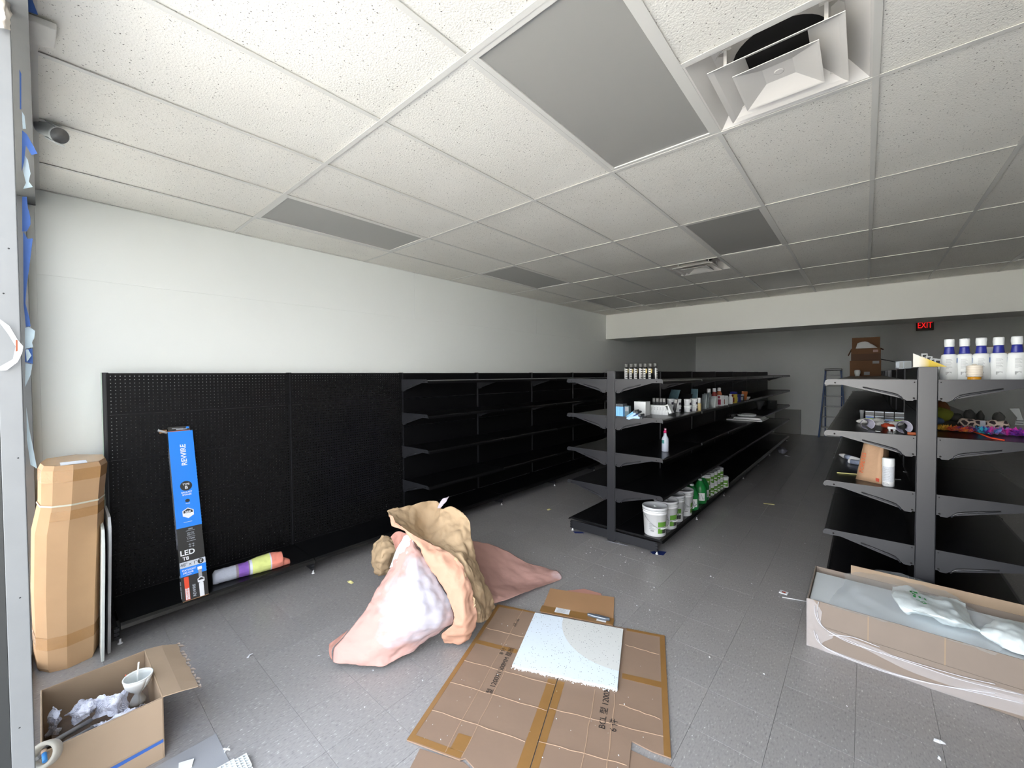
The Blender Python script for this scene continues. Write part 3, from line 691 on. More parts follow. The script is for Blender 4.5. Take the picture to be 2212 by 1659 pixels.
# far end of the middle gondola
t = thing('white_tray', 'flat white square tray jutting over the third shelf edge', 'tray', (-1.55, 8.10, ZT[2]))
MB().box(-.27, .27, -.3, .3, 0, .018).build('board', CARD, t, bevel=.004); MB().prism([(-.2, .018), (.25, .018), (.21, .05), (-.16, .05)], -.2, .28, 'y').build('raised_centre', WHITE, t, bevel=.004)
t = thing('ring_dish', 'round white rim lying on the flat white tray', 'ring', (-1.60, 8.25, ZT[2]+.05)); lathe_part('rim', [(.10, 0), (.15, .002), (.155, .03), (.145, .032), (.135, .01), (.10, .008), (.10, 0)], CARD, t, 36)
t = thing('dark_clamp', 'black bent clamp lying beside the round white rim', 'tool', (-1.745, 7.95, ZT[2]+.05)); MB().tube([(-.06, -.1, .012), (-.03, 0, .05), (.05, .05, .06), (.09, .12, .05)], .02, 8).build('arm', BLK, t); MB().box(-.03, .03, -.04, .02, 0, .05).build('base', BLK, t, bevel=.006)
t = thing('steel_pot', 'brushed steel pot standing near the far end of the third shelf', 'pot', (-1.60, 10.85, ZT[2]))
STL = col('brushed_steel', (150, 152, 152), rough=.3, metal=.9)
lathe_part('body', [(.095, 0), (.105, .004), (.105, .185), (.109, .19), (.103, .19), (.10, .02), (0, .015)], STL, t, 32); MB().box(-.02, .02, -.112, -.104, .14, .175).build('handle', BLK, t, bevel=.004)
t = thing('grey_scoop', 'grey curved funnel piece hanging beside the steel pot', 'funnel', (-1.78, 10.5, ZT[2])); lathe_part('cone', [(.03, 0), (.05, .06), (.11, .2), (.105, .2), (.045, .06), (.025, 0)], col('grey_funnel', (96, 98, 98), rough=.5), t)
# ================================================================ goods on the right gondola
zt = ZT[0]
BLUEN = col('royal_sleeve', (32, 40, 128), rough=.4); BLUEP = col('blue_panel', (40, 96, 160), rough=.4)
for k, x in enumerate((.437, .509, .583, .660, .735, .805)):
    lab = f'white bottle with dark blue neck sleeve, {ORD[k]} in the row from the gondola post'
    if k == 0:
        c = wbt = thing('sleeved_bottle', lab, 'bottle', (x, 4.10, zt), 0, 'white bottles with blue necks')
        S = Matrix.Diagonal((1, .8, 1, 1))
        lathe_part('body', [(.036, 0), (.041, .006), (.049, .038), (.048, .05), (.0415, .095), (.0395, .16), (.0375, .176), (.030, .183)], CARD, c, 28, S)
        lathe_part('neck_sleeve', [(.027, .180), (.0265, .19), (.0225, .225), (.0225, .237)], BLUEN, c, 20, S)
        P = []
        for j in range(9):
            v = j/8; row = []
            for q in range(21): a = 2*math.pi*q/20; rr = (.0235+.002*math.sin(v*3)) * (1+.09*noise.noise(Vector((math.cos(a)*2, math.sin(a)*2, v*3)))); row.append((rr*math.cos(a), rr*.9*math.sin(a), .234+.052*v))
            P.append(row)
        P.append([(0, 0, .288)]*21); MB().grid(P).build('wrapped_cap', CARD, c)
        b = MB()
        for q in range(9): b.box(-.018, .004+.008*((q*5) % 3)/2, -.0339, -.0331, .085+.0075*q, .0868+.0075*q)
        b.build('print', GREY, c); b = MB(); [b.box(-.018+.0035*q, -.0165+.0035*q, -.0375, -.0366, .042, .062) for q in range(8)]; b.build('barcode', GREYD, c)
        b = MB(); b.grid([[(.0405*math.cos(a)*(1+.0*0), .8*.0405*math.sin(a), z) for a in [R(-35+5*q) for q in range(8)]] for z in (.10, .155)]).build('label', BLUEP, c)
    else: dup(wbt, (x, 4.10+.01*(k % 2), zt), lab, (0, 0, .06*k-.1))
t = thing('ribbed_jar', 'ribbed clear jar with amber base in front of the white bottles', 'jar', (.535, 3.955, zt))
lathe_part('base', [(.028, 0), (.031, .002), (.031, .026), (.028, .028), (0, .028)], col('amber_wax', (214, 150, 30), rough=.35), t)
pr = [(.030, .028)]
for q in range(6): pr += [(.037, .030+.0115*q), (.037, .038+.0115*q), (.0355, .0395+.0115*q), (.0355, .041+.0115*q)]
pr += [(.036, .1), (.012, .106), (.006, .112), (0, .112)]
lathe_part('ribbed_body', pr, col('ivory_glass', (222, 212, 196), rough=.2), t, 28)
# folded card standing on the panel top, its printed face fading from white to yellow
m = mat('yellow_print_card', (214, 190, 60), .5); n = m.node_tree; tcx = N(m, 'TexCoord'); sxx = N(m, 'SeparateXYZ'); rp = N(m, 'ValToRGB')
n.links.new(tcx.outputs['Generated'], sxx.inputs[0]); n.links.new(sxx.outputs['X'], rp.inputs[0]); n.links.new(rp.outputs[0], n.nodes['Principled BSDF'].inputs['Base Color'])
rp.color_ramp.elements[0].position = .18; rp.color_ramp.elements[0].color = lin((222, 218, 206)); rp.color_ramp.elements[1].position = .5; rp.color_ramp.elements[1].color = lin((200, 172, 30))
cd = MB(); cd.prism([(.250, 1.756), (.410, 1.756), (.400, 1.762), (.248, 1.851)], 3.93, 3.932, 'y').prism([(.40, 1.757), (.25, 1.757), (.25, 1.759), (.40, 1.759)], 3.932, 3.985, 'y')
tag(cd.build('folded_card', m, None, (.32, 3.95, 1.756)), 'triangular card fading white to yellow, perched on the gondola post', 'card')
for k, (px, py, Y) in enumerate(((1997, 768, 5.6), (2007, 774, 5.4), (2017, 779, 5.1), (2026, 781, 4.9))):
    q = ony(px, py, Y); lab = f'tiny white box with dark square print, {ORD[k]} of four behind the yellow card'
    t = thing('tiny_box', lab, 'box', (q.x, q.y, zt), 0, 'tiny white boxes on the top shelf'); hh = q.z-zt+.02
    MB().box(-.022, .022, 0, .04, 0, hh).build('body', CARD, t, bevel=.001); MB().box(-.012, .012, -.0006, 0, hh-.034, hh-.012).build('print', GREYD, t)
t = thing('clear_case', 'clear plastic case with white edges standing on the panel top', 'case', (.285, 5.55, 1.756))
b = MB(); b.box(-.055, .055, -.0, .002, 0, .075).box(-.055, .055, .05, .052, 0, .075).build('pane', CLEAR, t)
b = MB(); [b.box(*a) for a in ((-.056, -.030, -.001, .0, 0, .075), (-.056, .056, -.001, 0, .0, .006), (-.056, .056, -.001, 0, .071, .075), (.052, .056, -.001, 0, 0, .075), (-.002, .004, -.0015, 0, 0, .075))]; b.build('edge', col('milky_edge', (196, 204, 212), rough=.4), t)
# pale goods behind the bottles
for k, (x, y, w, h, m_) in enumerate(((.665, 4.45, .09, .235, CARD), (.79, 4.5, .10, .20, col('beige_wrap', (176, 166, 150), rough=.6, nz=(20, .3))), (.74, 4.72, .10, .25, col('tan_wrap', (150, 112, 84), rough=.6, nz=(20, .3))))):
    P = [[(x+math.cos(a)*w/2*(1-.25*v*v)+.008*noise.noise(Vector((a, v*4, k))), y+math.sin(a)*.05*(1-.5*v), zt+h*v) for a in [2*math.pi*q/16 for q in range(17)]] for v in [i/6 for i in range(7)]]
    P.append([(x, y, zt+h*1.01)]*17)
    tag(MB().grid(P).build('wrapped_pack', m_, None, (x, y, zt)), ['crumpled white wrapped pack between the third and fourth white bottles', 'beige wrapped pack behind the fifth white bottle', 'tan wrapped pack showing over the bottle shoulders'][k], 'pack')
# brown cartons far along the top shelf
def carton(t, x0, x1, y0, y1, z0, z1, m_, th=.006, top=False, bottom=True):
    b = MB(); b.box(x0, x1, y0, y0+th, z0, z1).box(x0, x1, y1-th, y1, z0, z1).box(x0, x0+th, y0+th, y1-th, z0, z1).box(x1-th, x1, y0+th, y1-th, z0, z1)
    if bottom: b.box(x0+th, x1-th, y0+th, y1-th, z0, z0+th)
    if top: b.box(x0+th, x1-th, y0+th, y1-th, z1-th, z1)
    return b.build('walls', m_, t, bevel=.0015)
BX, BY = .0, 9.35
t = thing('brown_carton', 'closed brown carton, lower of the two stacked far along the top shelf', 'box', (BX, BY, zt), 0, 'brown cartons on the top shelf')
carton(t, -.205, .205, 0, .36, 0, .27, KRAFTD, top=True); MB().box(.095, .18, -.001, 0, .215, .26).build('label', GREY, t); MB().box(-.015, .06, -.001, 0, .02, .075).build('label', GREY, t)
t = thing('brown_carton', 'open brown carton with raised flap, stacked on the closed one', 'box', (BX, BY, zt+.272), 0, 'brown cartons on the top shelf')
carton(t, -.19, .20, .01, .35, 0, .21, KRAFTD); MB().box(-.185, .195, .345, .352, .21, .42).build('flap', KRAFTD, t); MB().box(-.19, .20, -.002, .008, .0, .115, 0, Tr(0, 0, 0, R(-2))).build('flap', mat('brown_board_dark', (88, 62, 46), .8), t)
MB().prism([(-.19, .21), (-.235, .10), (-.23, .09), (-.185, .2)], .02, .34, 'y').build('flap', KRAFTD, t); MB().prism([(.20, .21), (.24, .185), (.235, .18), (.2, .2)], .02, .34, 'y').build('flap', KRAFTD, t); MB().box(.10, .165, .009, .0102, .14, .18).build('label', col('pink_label', (170, 140, 132), rough=.6), t)
P = [[(-.14, .08, .44), (-.04, .07, .46), (.06, .07, .46), (.17, .08, .44)], [(-.12, .12, .52), (-.03, .12, .56), (.05, .12, .55), (.16, .12, .48)], [(-.10, .17, .58), (-.02, .17, .60), (.05, .17, .58), (.14, .17, .50)], [(-.1, .24, .46), (0, .24, .47), (.06, .24, .47), (.15, .24, .46)]]
tag(MB().grid([[Vector((BX, BY, zt))+p for p in r] for r in sheet(P, 5, .012, 12, 3)]).build('plastic_bag', col('white_film_bag', (244, 244, 242), rough=.35), None, (BX, BY+.15, zt+.45)), 'crumpled whitish plastic bag stuffed in the open brown carton', 'bag')
t = thing('white_cup', 'small white cup standing before the closed brown carton', 'cup', (-.10, 9.08, zt)); lathe_part('body', [(.028, 0), (.032, .02), (.040, .05), (.042, .085), (.034, .105), (0, .108)], CARD, t, 20)
t = thing('black_rod', 'thin black rod sticking out beside the stacked brown cartons', 'rod', (.26, 9.3, zt+.3)); MB().tube([(-.10, .1, .0), (.10, .0, -.06), (.17, -.02, -.082)], .006, 8).build('shaft', BLK, t); MB().box(-.11, -.09, .08, .12, -.32, .01).build('stand', BLK, t)
# second shelf: stacked small boxes, wrapped trinkets, paper cones
z2 = ZT[1]; sb_ = None
LIDW = col('white_rim', (190, 200, 208), rough=.4); LIME = col('lime_band', (140, 176, 40), rough=.4); CBL = col('blue_band', (70, 104, 168), rough=.4)
for r_ in range(2):
    for k in range(5):
        x, y, z = .005+.0655*k, 4.99-.012*k, z2+.0415*r_
        t = thing('small_black_box', f"small black display box, {ORD[k]} from the aisle side, {'lower' if r_ == 0 else 'upper'} layer of the block", 'box', (x, y, z), R(-8), 'small black boxes stacked in two layers')
        MB().box(0, .0635, 0, .30, 0, .0405).build('body', BLK, t, bevel=.0015)
        up = (r_ == 1 and k in (0, 3, 4)) or (r_ == 0 and k in (1, 2)); MB().box(.002, .0615, -.0008, 0, .030 if up or r_ else .032, .039).build('rim', LIDW if k != 2 or r_ else GREY, t)
        if r_ == 0: MB().box(.002, .0615, -.0008, 0, .002, .014).build('band', [LIME, LIDW, SKYP, LIME, LIME][k], t); 
        if r_ == 0 and k == 0: MB().box(.004, .0595, -.0009, 0, .016, .030).build('band', CBL, t)
t = thing('pale_vial', 'small pale capped vial at the corner of the black box block', 'vial', (-.018, 5.0, z2)); lathe_part('body', [(.012, 0), (.014, .06), (.017, .064), (.017, .085), (0, .087)], GREY, t, 14)
def wrap(lab, x, y, s, m_, seed, name='wrapped_sweet'):
    P = [[(x+s*math.cos(a)*math.sin(v)*(1+.4*noise.noise(Vector((a, v, seed)))), y+s*.7*math.sin(a)*math.sin(v), z2+s*.45*(1-math.cos(v)*.98)*(1+.25*noise.noise(Vector((a*2, v*2, seed+3))))) for a in [2*math.pi*q/14 for q in range(15)]] for v in [math.pi*(1-i/8) for i in range(9)]]
    P = [[(p[0], p[1], max(p[2], z2)) for p in r] for r in P]
    return tag(MB().grid(P, 0, False).build(name, m_, None, (x, y, z2)), lab, 'wrapper', 'wrapped trinkets on the second shelf')
WRW = col('white_wrapper', (206, 204, 200), rough=.4, nz=(60, .35)); WRR = col('rust_wrapper', (170, 62, 34), rough=.4, nz=(40, .3))
for k, (px, py, s, m_, lab) in enumerate(((1866, 915, .045, WRW, 'crumpled white wrapper with a red corner beside the curled cone'), (1897, 912, .040, WRW, 'crumpled white wrapper in front of the second black box'), (1903, 921, .042, WRW, 'knotted white wrapper between the two paper cones'),
        (1917, 925, .040, WRR, 'rust red wrapper in the middle of the trinkets'), (1931, 921, .045, WRW, 'white wrapper behind the blocky white clip'), (1940, 919, .035, WRW, 'twisted white wrapper touching the second cone'))):
    q = onz(px, py, z2); wrap(lab, q.x, q.y, s, m_, k*3+1)
q = onz(1927, 931, z2); t = thing('white_clip', 'blocky white two-pronged clip among the wrapped trinkets', 'clip', (q.x, q.y, z2)); MB().box(-.025, .025, 0, .03, .012, .03).build('body', CARD, t, bevel=.003); MB().box(-.02, -.008, 0, .03, 0, .012).box(.006, .018, 0, .03, 0, .012).build('prong', CARD, t, bevel=.002)
def cone(lab, px, py, r, ln, rz, seed):
    q = onz(px, py, z2); P = []
    for i in range(6):
        v = i/5; row = []
        for k in range(19): a = R(-60+330*k/18); rr = r*(1-.45*v)*(1+.10*noise.noise(Vector((math.cos(a), math.sin(a), v+seed)))); row.append((rr*math.cos(a), ln*v, r+rr*math.sin(a)))
        P.append(row)
    o = MB().grid(P).build('paper_cone', col('lilac_paper', (172, 170, 184), rough=.6), None, (0, 0, 0), solid=.0012); o.location = (q.x, q.y, z2+.001); o.rotation_euler = (0, 0, rz); return tag(o, lab, 'paper', 'curled paper cones')
cone('curled lilac-grey paper cone at the aisle end of the trinkets', 1875, 928, .042, .08, .3, 1); cone('curled lilac-grey paper cone next to the orange block', 1953, 936, .045, .07, .1, 5)
q = onz(1975, 940, z2); t = thing('orange_block', 'small orange block lying close to the gondola post', 'block', (q.x-.012, q.y, z2)); MB().box(-.022, .022, 0, .03, 0, .018).build('body', col('burnt_orange', (176, 84, 30), rough=.5), t, bevel=.003)
q = onz(1896, 932, z2); tag(MB().box(-.014, .014, 0, .008, 0, .003, 0, Tr(0, 0, 0, 0, 0, -.3)).build('paper_scrap', CARD, None), 'tiny pale paper scrap on the second shelf near the trinkets', 'scrap').location = (q.x, q.y, z2)
# second shelf, far side: bright plush and cloth
m = mat('giraffe_cloth', (190, 165, 150), .8); v1 = N(m, 'TexVoronoi', feature='DISTANCE_TO_EDGE'); v1.inputs['Scale'].default_value = 26; t_ = N(m, 'TexCoord'); m.node_tree.links.new(t_.outputs['Object'], v1.inputs['Vector']); rp = N(m, 'ValToRGB'); m.node_tree.links.new(v1.outputs['Distance'], rp.inputs[0])
rp.color_ramp.elements[0].position = .10; rp.color_ramp.elements[0].color = lin((206, 184, 168)); rp.color_ramp.elements[1].position = .16; rp.color_ramp.elements[1].color = lin((44, 30, 34)); m.node_tree.links.new(rp.outputs[0], m.node_tree.nodes['Principled BSDF'].inputs['Base Color'])
b = MB(); b.tube([(.545+.255*v, 4.62+.02*math.sin(5*v), z2+.040+.004*math.sin(9*v)) for v in [i/12 for i in range(13)]], [.006 if i in (0, 12) else .035+.005*math.sin(i*1.7) for i in range(13)], 16)
tag(b.build('plush_roll', m, None, (.67, 4.62, z2)), 'giraffe-print plush roll lying behind the bright feather boa', 'plush toy'); 
b = MB(); b.box(.652, .680, 4.58, 4.59, z2+.0, z2+.07); tag(b.build('tag', col('silver_tag', (170, 172, 180), rough=.3), None, (.666, 4.585, z2)), 'silver swing tag in front of the giraffe-print roll', 'tag')
m = mat('feather_dye', (120, 40, 140), .9); t_ = N(m, 'TexCoord'); sp_ = N(m, 'SeparateXYZ'); nz_ = N(m, 'TexNoise'); nz_.inputs['Scale'].default_value = 14; L_ = m.node_tree.links
L_.new(t_.outputs['Object'], nz_.inputs['Vector']); mu_ = N(m, 'Math', operation='MULTIPLY_ADD'); mu_.inputs[1].default_value = .55; L_.new(nz_.outputs['Fac'], mu_.inputs[0]); mp_ = N(m, 'MapRange'); mp_.inputs[1].default_value = -.25; mp_.inputs[2].default_value = .30; mp_.inputs[3].default_value = -.27; mp_.inputs[4].default_value = .73
L_.new(t_.outputs['Object'], sp_.inputs[0]); L_.new(sp_.outputs['X'], mp_.inputs[0]); L_.new(mp_.outputs[0], mu_.inputs[2]); rp = N(m, 'ValToRGB'); L_.new(mu_.outputs[0], rp.inputs[0]); L_.new(rp.outputs[0], m.node_tree.nodes['Principled BSDF'].inputs['Base Color'])
stops = [(0, (214, 178, 60)), (.14, (206, 150, 50)), (.22, (196, 70, 30)), (.30, (60, 40, 110)), (.36, (40, 170, 190)), (.44, (60, 40, 140)), (.50, (206, 40, 140)), (.58, (60, 130, 190)), (.66, (206, 40, 150)), (.74, (80, 30, 140)), (.82, (214, 46, 150)), (.92, (70, 180, 200))]
el = rp.color_ramp.elements; el[0].position = 0; el[0].color = lin(stops[0][1]); el[1].position = 1; el[1].color = lin((70, 180, 200))
for p_, c_ in stops[1:]: x_ = el.new(p_); x_.color = lin(c_)
random.seed(11); b = MB()
for k in range(1500):
    v = random.random(); a = random.uniform(0, math.pi); w_ = .06*(1-.35*(1-v)); cx, cy, cz = .405+.50*v, 4.36-.10*v+random.gauss(0, .025), z2+.012
    dx, dy, dz = random.gauss(0, .6), math.cos(a)*.9, abs(math.sin(a))*.75; ln = random.uniform(.5, 1)*w_; q = Vector((cx, cy, cz)); d_ = Vector((dx, dy, dz)).normalized(); s_ = d_.cross(Vector((random.random(), random.random(), .3))).normalized()*ln*.22
    e0, e1 = q+d_*ln*.5, q+d_*ln; b.add([q-s_*.5, q+s_*.5, e0+s_, e1, e0-s_], [(0, 1, 2, 3, 4)])
tag(b.build('feather_boa', m, None, (.65, 4.31, z2)), 'bright feather boa running yellow, blue, pink and purple along the shelf', 'feather boa')
b = MB(); b.tube([(.56, 4.12, z2+.03), (.62, 4.02, z2+.006), (.66, 3.93, z2+.006)], .005, 8); tag(b.build('orange_stick', col('coral_stick', (226, 84, 50), rough=.4), None, (.61, 4.02, z2)), 'thin coral stick poking out under the feather boa', 'stick')
def lump(name, lab, cat, x, y, rx, ry, rz_, m_, seed, grp=None):
    P = [[(x+rx*math.cos(a)*math.sin(v)*(1+.2*noise.noise(Vector((math.cos(a)*1.5, math.sin(a)*1.5, v+seed)))), y+ry*math.sin(a)*math.sin(v), max(z2, z2+rz_*(1-math.cos(v))*.5*(1+.2*noise.noise(Vector((a, v, seed)))))) for a in [2*math.pi*q/18 for q in range(19)]] for v in [math.pi*i/9 for i in range(10)]]
    return tag(MB().grid(P).build(name, m_, None, (x, y, z2)), lab, cat, grp)
lump('plush_toy', 'olive green plush toy beside the gondola post', 'plush toy', .50, 5.12, .075, .06, .12, col('olive_plush', (132, 138, 44), rough=.9, nz=(16, .35)), 2)
lump('striped_toy', 'blue and white striped soft toy under the green plush', 'plush toy', .445, 4.86, .05, .05, .06, col('blue_stripe_cloth', (90, 110, 140), rough=.8, nz=(60, .5)), 3)
lump('plush_toy', 'rust brown plush toy peeking above the green one', 'plush toy', .545, 5.5, .06, .05, .16, col('rust_plush', (150, 96, 56), rough=.9, nz=(20, .3)), 4)
for k, (x, y, w, h) in enumerate(((.60, 5.25, .10, .07), (.69, 5.3, .075, .10), (.755, 5.3, .05, .095), (.85, 5.25, .075, .09))):
    lump('cloth_pouch', f'dull grey cloth bundle, {ORD[k]} of four behind the giraffe-print roll', 'bundle', x, y, w/2, .04, h, col('grey_cloth', (92, 92, 88), rough=.8, nz=(20, .3)), 6+k, 'grey cloth bundles')
t = thing('bow_tie', 'white ribbon tie standing at the end of the grey bundles', 'ribbon', (.93, 5.2, z2)); MB().prism([(-.03, .13), (.02, .135), (.045, .02), (.04, 0), (.0, .0), (.01, .06)], -.004, .004, 'y').build('body', col('ribbon', (186, 190, 188), rough=.6), t); MB().box(.004, .044, -.006, -.004, .03, .038).box(.006, .042, -.006, -.004, .012, .018).build('band', GREYD, t)
# third shelf: paper bag, spray can, tubes, stick
z3 = ZT[2]; q = onz(1880, 1041, z3)
t = thing('paper_bag', 'brown paper bag with orange lettering standing on the third shelf', 'bag', (q.x+.01, q.y+.04, z3), R(-32))
BAG = mat('bag_kraft', (172, 140, 112), .75, spec=.2, nz=(9, .12), bump=(34, .4, .004)); W2, D2, HB = .082, .045, .30
P = []
for i in range(9):
    v = i/8; w = W2*(1-.22*v); d_ = D2*(1-.45*v); k_ = .030*v
    P.append([Vector(p) for p in ((-w, -d_, 0), (-w*.4, -d_-.004*v, 0), (w*.12, -d_+k_*.8, 0), (w*.6, -d_-.006, 0), (w, -d_, 0), (w-k_*1.0, 0, 0), (w, d_, 0), (0, d_, 0), (-w, d_, 0), (-w+k_*.8, 0, 0), (-w, -d_, 0))]); P[-1] = [p+Vector((.012*v, .02*v, HB*v*(1-.012*math.sin(j*2.1)*v)))+Vector((0, .003*crease(p+Vector((0, 0, v)), 18, 3), 0)) for j, p in enumerate(P[-1])]
MB().grid(P).add([(-W2, -D2, .001), (W2, -D2, .001), (W2, D2, .001), (-W2, D2, .001)], [(0, 1, 2, 3)]).build('body', BAG, t, solid=.0008)
tx = frame(Vector((-.030, -D2-.0075, .135)), (.10, .05, 1), (-1, .10, .1)); text(t, 'lettering', [('POPEYES', .040, 0, 0)], col('orange_ink', (206, 96, 52), rough=.7), tx)
MB().box(.052, .074, -D2-.003, -D2-.002, .015, .04).build('print', col('red_ink', (176, 70, 50), rough=.7), t)
q = onz(1919, 1052, z3); t = thing('aerosol_can', 'white aerosol can with printed side beside the brown paper bag', 'can', (q.x, q.y+.035, z3), 0)
lathe_part('body', [(.030, 0), (.033, .003), (.033, .146), (.0325, .148)], WHITE, t); lathe_part('cap', [(.0335, .147), (.0345, .149), (.0335, .196), (.031, .2), (0, .198)], CARD, t)
b = MB(); arc(b, .0333, .035, .142, R(-100)-.9, R(-100)+1.1, 12); b.build('label', col('pale_grey_label', (188, 192, 198), rough=.5, nz=(170, .25)), t)
b = MB(); arc(b, .0334, .016, .019, R(-100)-.7, R(-100)+.3, 8); arc(b, .0334, .024, .027, R(-100)-.8, R(-100)+.1, 8); [arc(b, .0335, .05+.012*k_, .052+.012*k_, R(-100)-.6, R(-100)+.2+.1*(k_ % 3), 8) for k_ in range(7)]; b.build('print', GREY, t)
for k, (a, b_, r_) in enumerate((((1814, 982), (1872, 1000), .022), ((1834, 996), (1872, 1003), .021))):
    p, q = onz(a[0], a[1], z3+r_), onz(b_[0], b_[1], z3+r_)
    d_ = (q-p).normalized(); t = thing('caulk_tube', ['white cartridge tube with tapered nozzle lying behind the paper bag', 'shorter printed white tube lying in front of the nozzle tube'][k], 'tube', p); T = Matrix.Translation((0, 0, 0)) @ d_.to_track_quat('Z', 'Y').to_matrix().to_4x4()
    lathe_part('body', ([(.007, 0), (.010, .005), (.021, .06), (.022, .065), (.022, .30), (0, .30)] if k == 0 else [(.018, 0), (.021, .003), (.021, .2), (0, .2)]), WHITE, t, 20, T); lathe_part('label', [(r_+.0004, .10 if k == 0 else .02), (r_+.0004, .18)], col('blue_grey_print', (150, 160, 184), rough=.5, nz=(120, .3)), t, 20, T)
p, q = onz(1808, 1021, z3+.004), onz(1870, 1026, z3+.004); tag(MB().tube([p, q, q+(q-p)*.8], .004, 8).build('bamboo_stick', col('bamboo', (200, 196, 130), rough=.6), None, p), 'pale bamboo stick lying on the third shelf under the bag', 'stick')
p, q = onz(1936, 1035, z3+.004), onz(1946, 1036, z3+.004); tag(MB().tube([p-(q-p), q], .004, 8).build('white_stick', GREY, None, p), 'short grey stick end poking out behind the aerosol can', 'stick')
p = onz(1955, 1020, z3); tag(MB().lathe([(.012, 0), (.012, .004), (0, .005)], 12).build('bottle_cap', GREY, None), 'small grey cap lying on the third shelf near the post', 'cap').location = p
# far wall: ladder, exit sign, leaning clear sheet
t = thing('step_ladder', 'blue step ladder leaning upright by the far wall', 'ladder', (-.63, 13.55, 0)); LB = col('blue_fibreglass', (44, 78, 130), rough=.5); LS = col('ladder_aluminium', (176, 178, 178), rough=.4)
for s in (-1, 1):
    MB().prism([(s*.155-.018, 1.80), (s*.155+.018, 1.80), (s*.29+.018, 0), (s*.29-.018, 0)], -.0, .05, 'y').build('rail', LB, t, bevel=.003)
    MB().prism([(.03, 1.78), (.06, 1.78), (.30, .0), (.27, .0)], s*.17-.012, s*.17+.012, 'x').build('rear_rail', LB, t)
for k in range(6):
    z = .28+.275*k; hw = .155+.135*(1-z/1.8); MB().box(-hw+.014, hw-.014, -.005, .075, z-.012, z+.012).build('step', LS, t, bevel=.003)
MB().box(-.18, .18, -.02, .13, 1.775, 1.83).build('top_cap', BLK, t, bevel=.012)
a, b_ = ony(1979, 693, 13.88), ony(2017, 713, 13.88); t = thing('exit_sign', 'red EXIT sign glowing on the far wall', 'exit sign', ((a.x+b_.x)/2, 13.90, (a.z+b_.z)/2)); hw, hh = (b_.x-a.x)/2, (a.z-b_.z)/2
MB().box(-hw, hw, -.03, .018, -hh, hh).build('housing', col('sign_grey', (92, 92, 88), rough=.6), t, bevel=.01)
text(t, 'lettering', [('EXIT', .20, 0, 0)], mat('exit_red', (226, 20, 22), .5, emit=.75), Matrix.Translation((0, -.032, 0)) @ Matrix.Rotation(R(90), 4, 'X') @ Matrix.Diagonal((.62, 1, 1, 1)))
t = thing('clear_sheet', 'clear plastic sheet leaning on the far wall by the gondola end', 'sheet', (-1.65, 13.78, 0)); b = MB().box(-.31, .31, -.003, .003, 0, .70, 0, Matrix.Rotation(R(-8), 4, 'X')); b.build('pane', mat('smoky_sheet', (120, 118, 106), .2, alpha=.30), t); MB().box(.302, .31, -.004, .004, 0, .70, 0, Matrix.Rotation(R(-8), 4, 'X')).build('edge', GREYD, t)
# ================================================================ things along the pegboard end
# lamp-tube carton leaning on the pegboard
B0, B1, T0 = Vector((-3.591, .612, .145)), Vector((-3.589, .763, .145)), Vector((-3.975, .613, 1.303))
T = frame(B0, B1-B0, T0-B0); LW, LH, LD = .149, 1.222, .062
t = thing('lamp_carton', 'tall blue and black lamp-tube carton leaning on the pegboard', 'box', B0)
TI = Matrix.Translation(-B0) @ T
LBLK = col('carton_black', (38, 37, 36), rough=.4); LBLU = col('carton_blue', (22, 128, 232), rough=.4); LW_ = col('carton_white', (232, 234, 238), rough=.45); LGR = col('carton_grey', (200, 206, 216), rough=.45); LORA = col('carton_red', (226, 72, 34), rough=.45)
MB().box(0, LW, 0, LH, -LD, 0, 0, TI).build('body', LBLK, t, bevel=.0012)
b = MB(); b.box(-.0004, LW+.0004, .50, LH, 0, .0008, 0, TI); b.box(-.0004, LW+.0004, .163, .222, 0, .0008, 0, TI); b.build('blue_print', LBLU, t)
MB().box(-.0004, LW+.0004, .222, .262, 0, .0009, 0, TI).build('grey_band', LGR, t)
MB().box(.017, .043, .004, .158, 0, .0009, 0, TI).build('red_band', LORA, t)
MB().box(.019, .041, .006, .082, .0009, .0013, 0, TI).build('white_band', LW_, t)
b = MB()
def disc(b, cx, cy, rx, ry, z, n=20, mi=0, a0=0): b.add([(cx+rx*math.cos(a0+2*math.pi*k/n), cy+ry*math.sin(a0+2*math.pi*k/n), z) for k in range(n)], [list(range(n))], mi, False, TI)

for a_ in ((.078, .800, .036, .036, .0012), (.078, .690, .014, .012, .0012), (.120, .242, .018, .018, .0013)): b = MB(); disc(b, *a_); b.build('black_roundel', LBLK, t)
for a_ in ((.075, .600, .038, .038, .0012, 6, 0, R(30)), (.112, .112, .023, .023, .0016, 6, 0, R(30))): b = MB(); disc(b, *a_); b.build('white_emblem', LW_, t)
for a_ in ((.098, .124, .0, .092), (.098, .124, .185, .205)): MB().box(*a_, 0, .0011, 0, TI).build('tube_picture', LW_, t)
b = MB(); b.add([(.048, .600, .0015), (.102, .600, .0015), (.102, .616, .0015), (.075, .632, .0015), (.048, .616, .0015)], [(0, 1, 2, 3, 4)], 0, False, TI); b.add([(.097, .112, .0019), (.127, .112, .0019), (.127, .120, .0019), (.112, .128, .0019), (.097, .120, .0019)], [(0, 1, 2, 3, 4)], 0, False, TI); b.build('emblem_shield', LBLK, t)
MB().box(.101, .121, .13, .185, 0, .0009, 0, TI).build('tube_picture', col('tube_grey', (150, 152, 158), rough=.4, nz=(60, .4)), t)
Z = Matrix.Translation((0, 0, .0016)); RT = Matrix.Rotation(R(90), 4, 'Z')
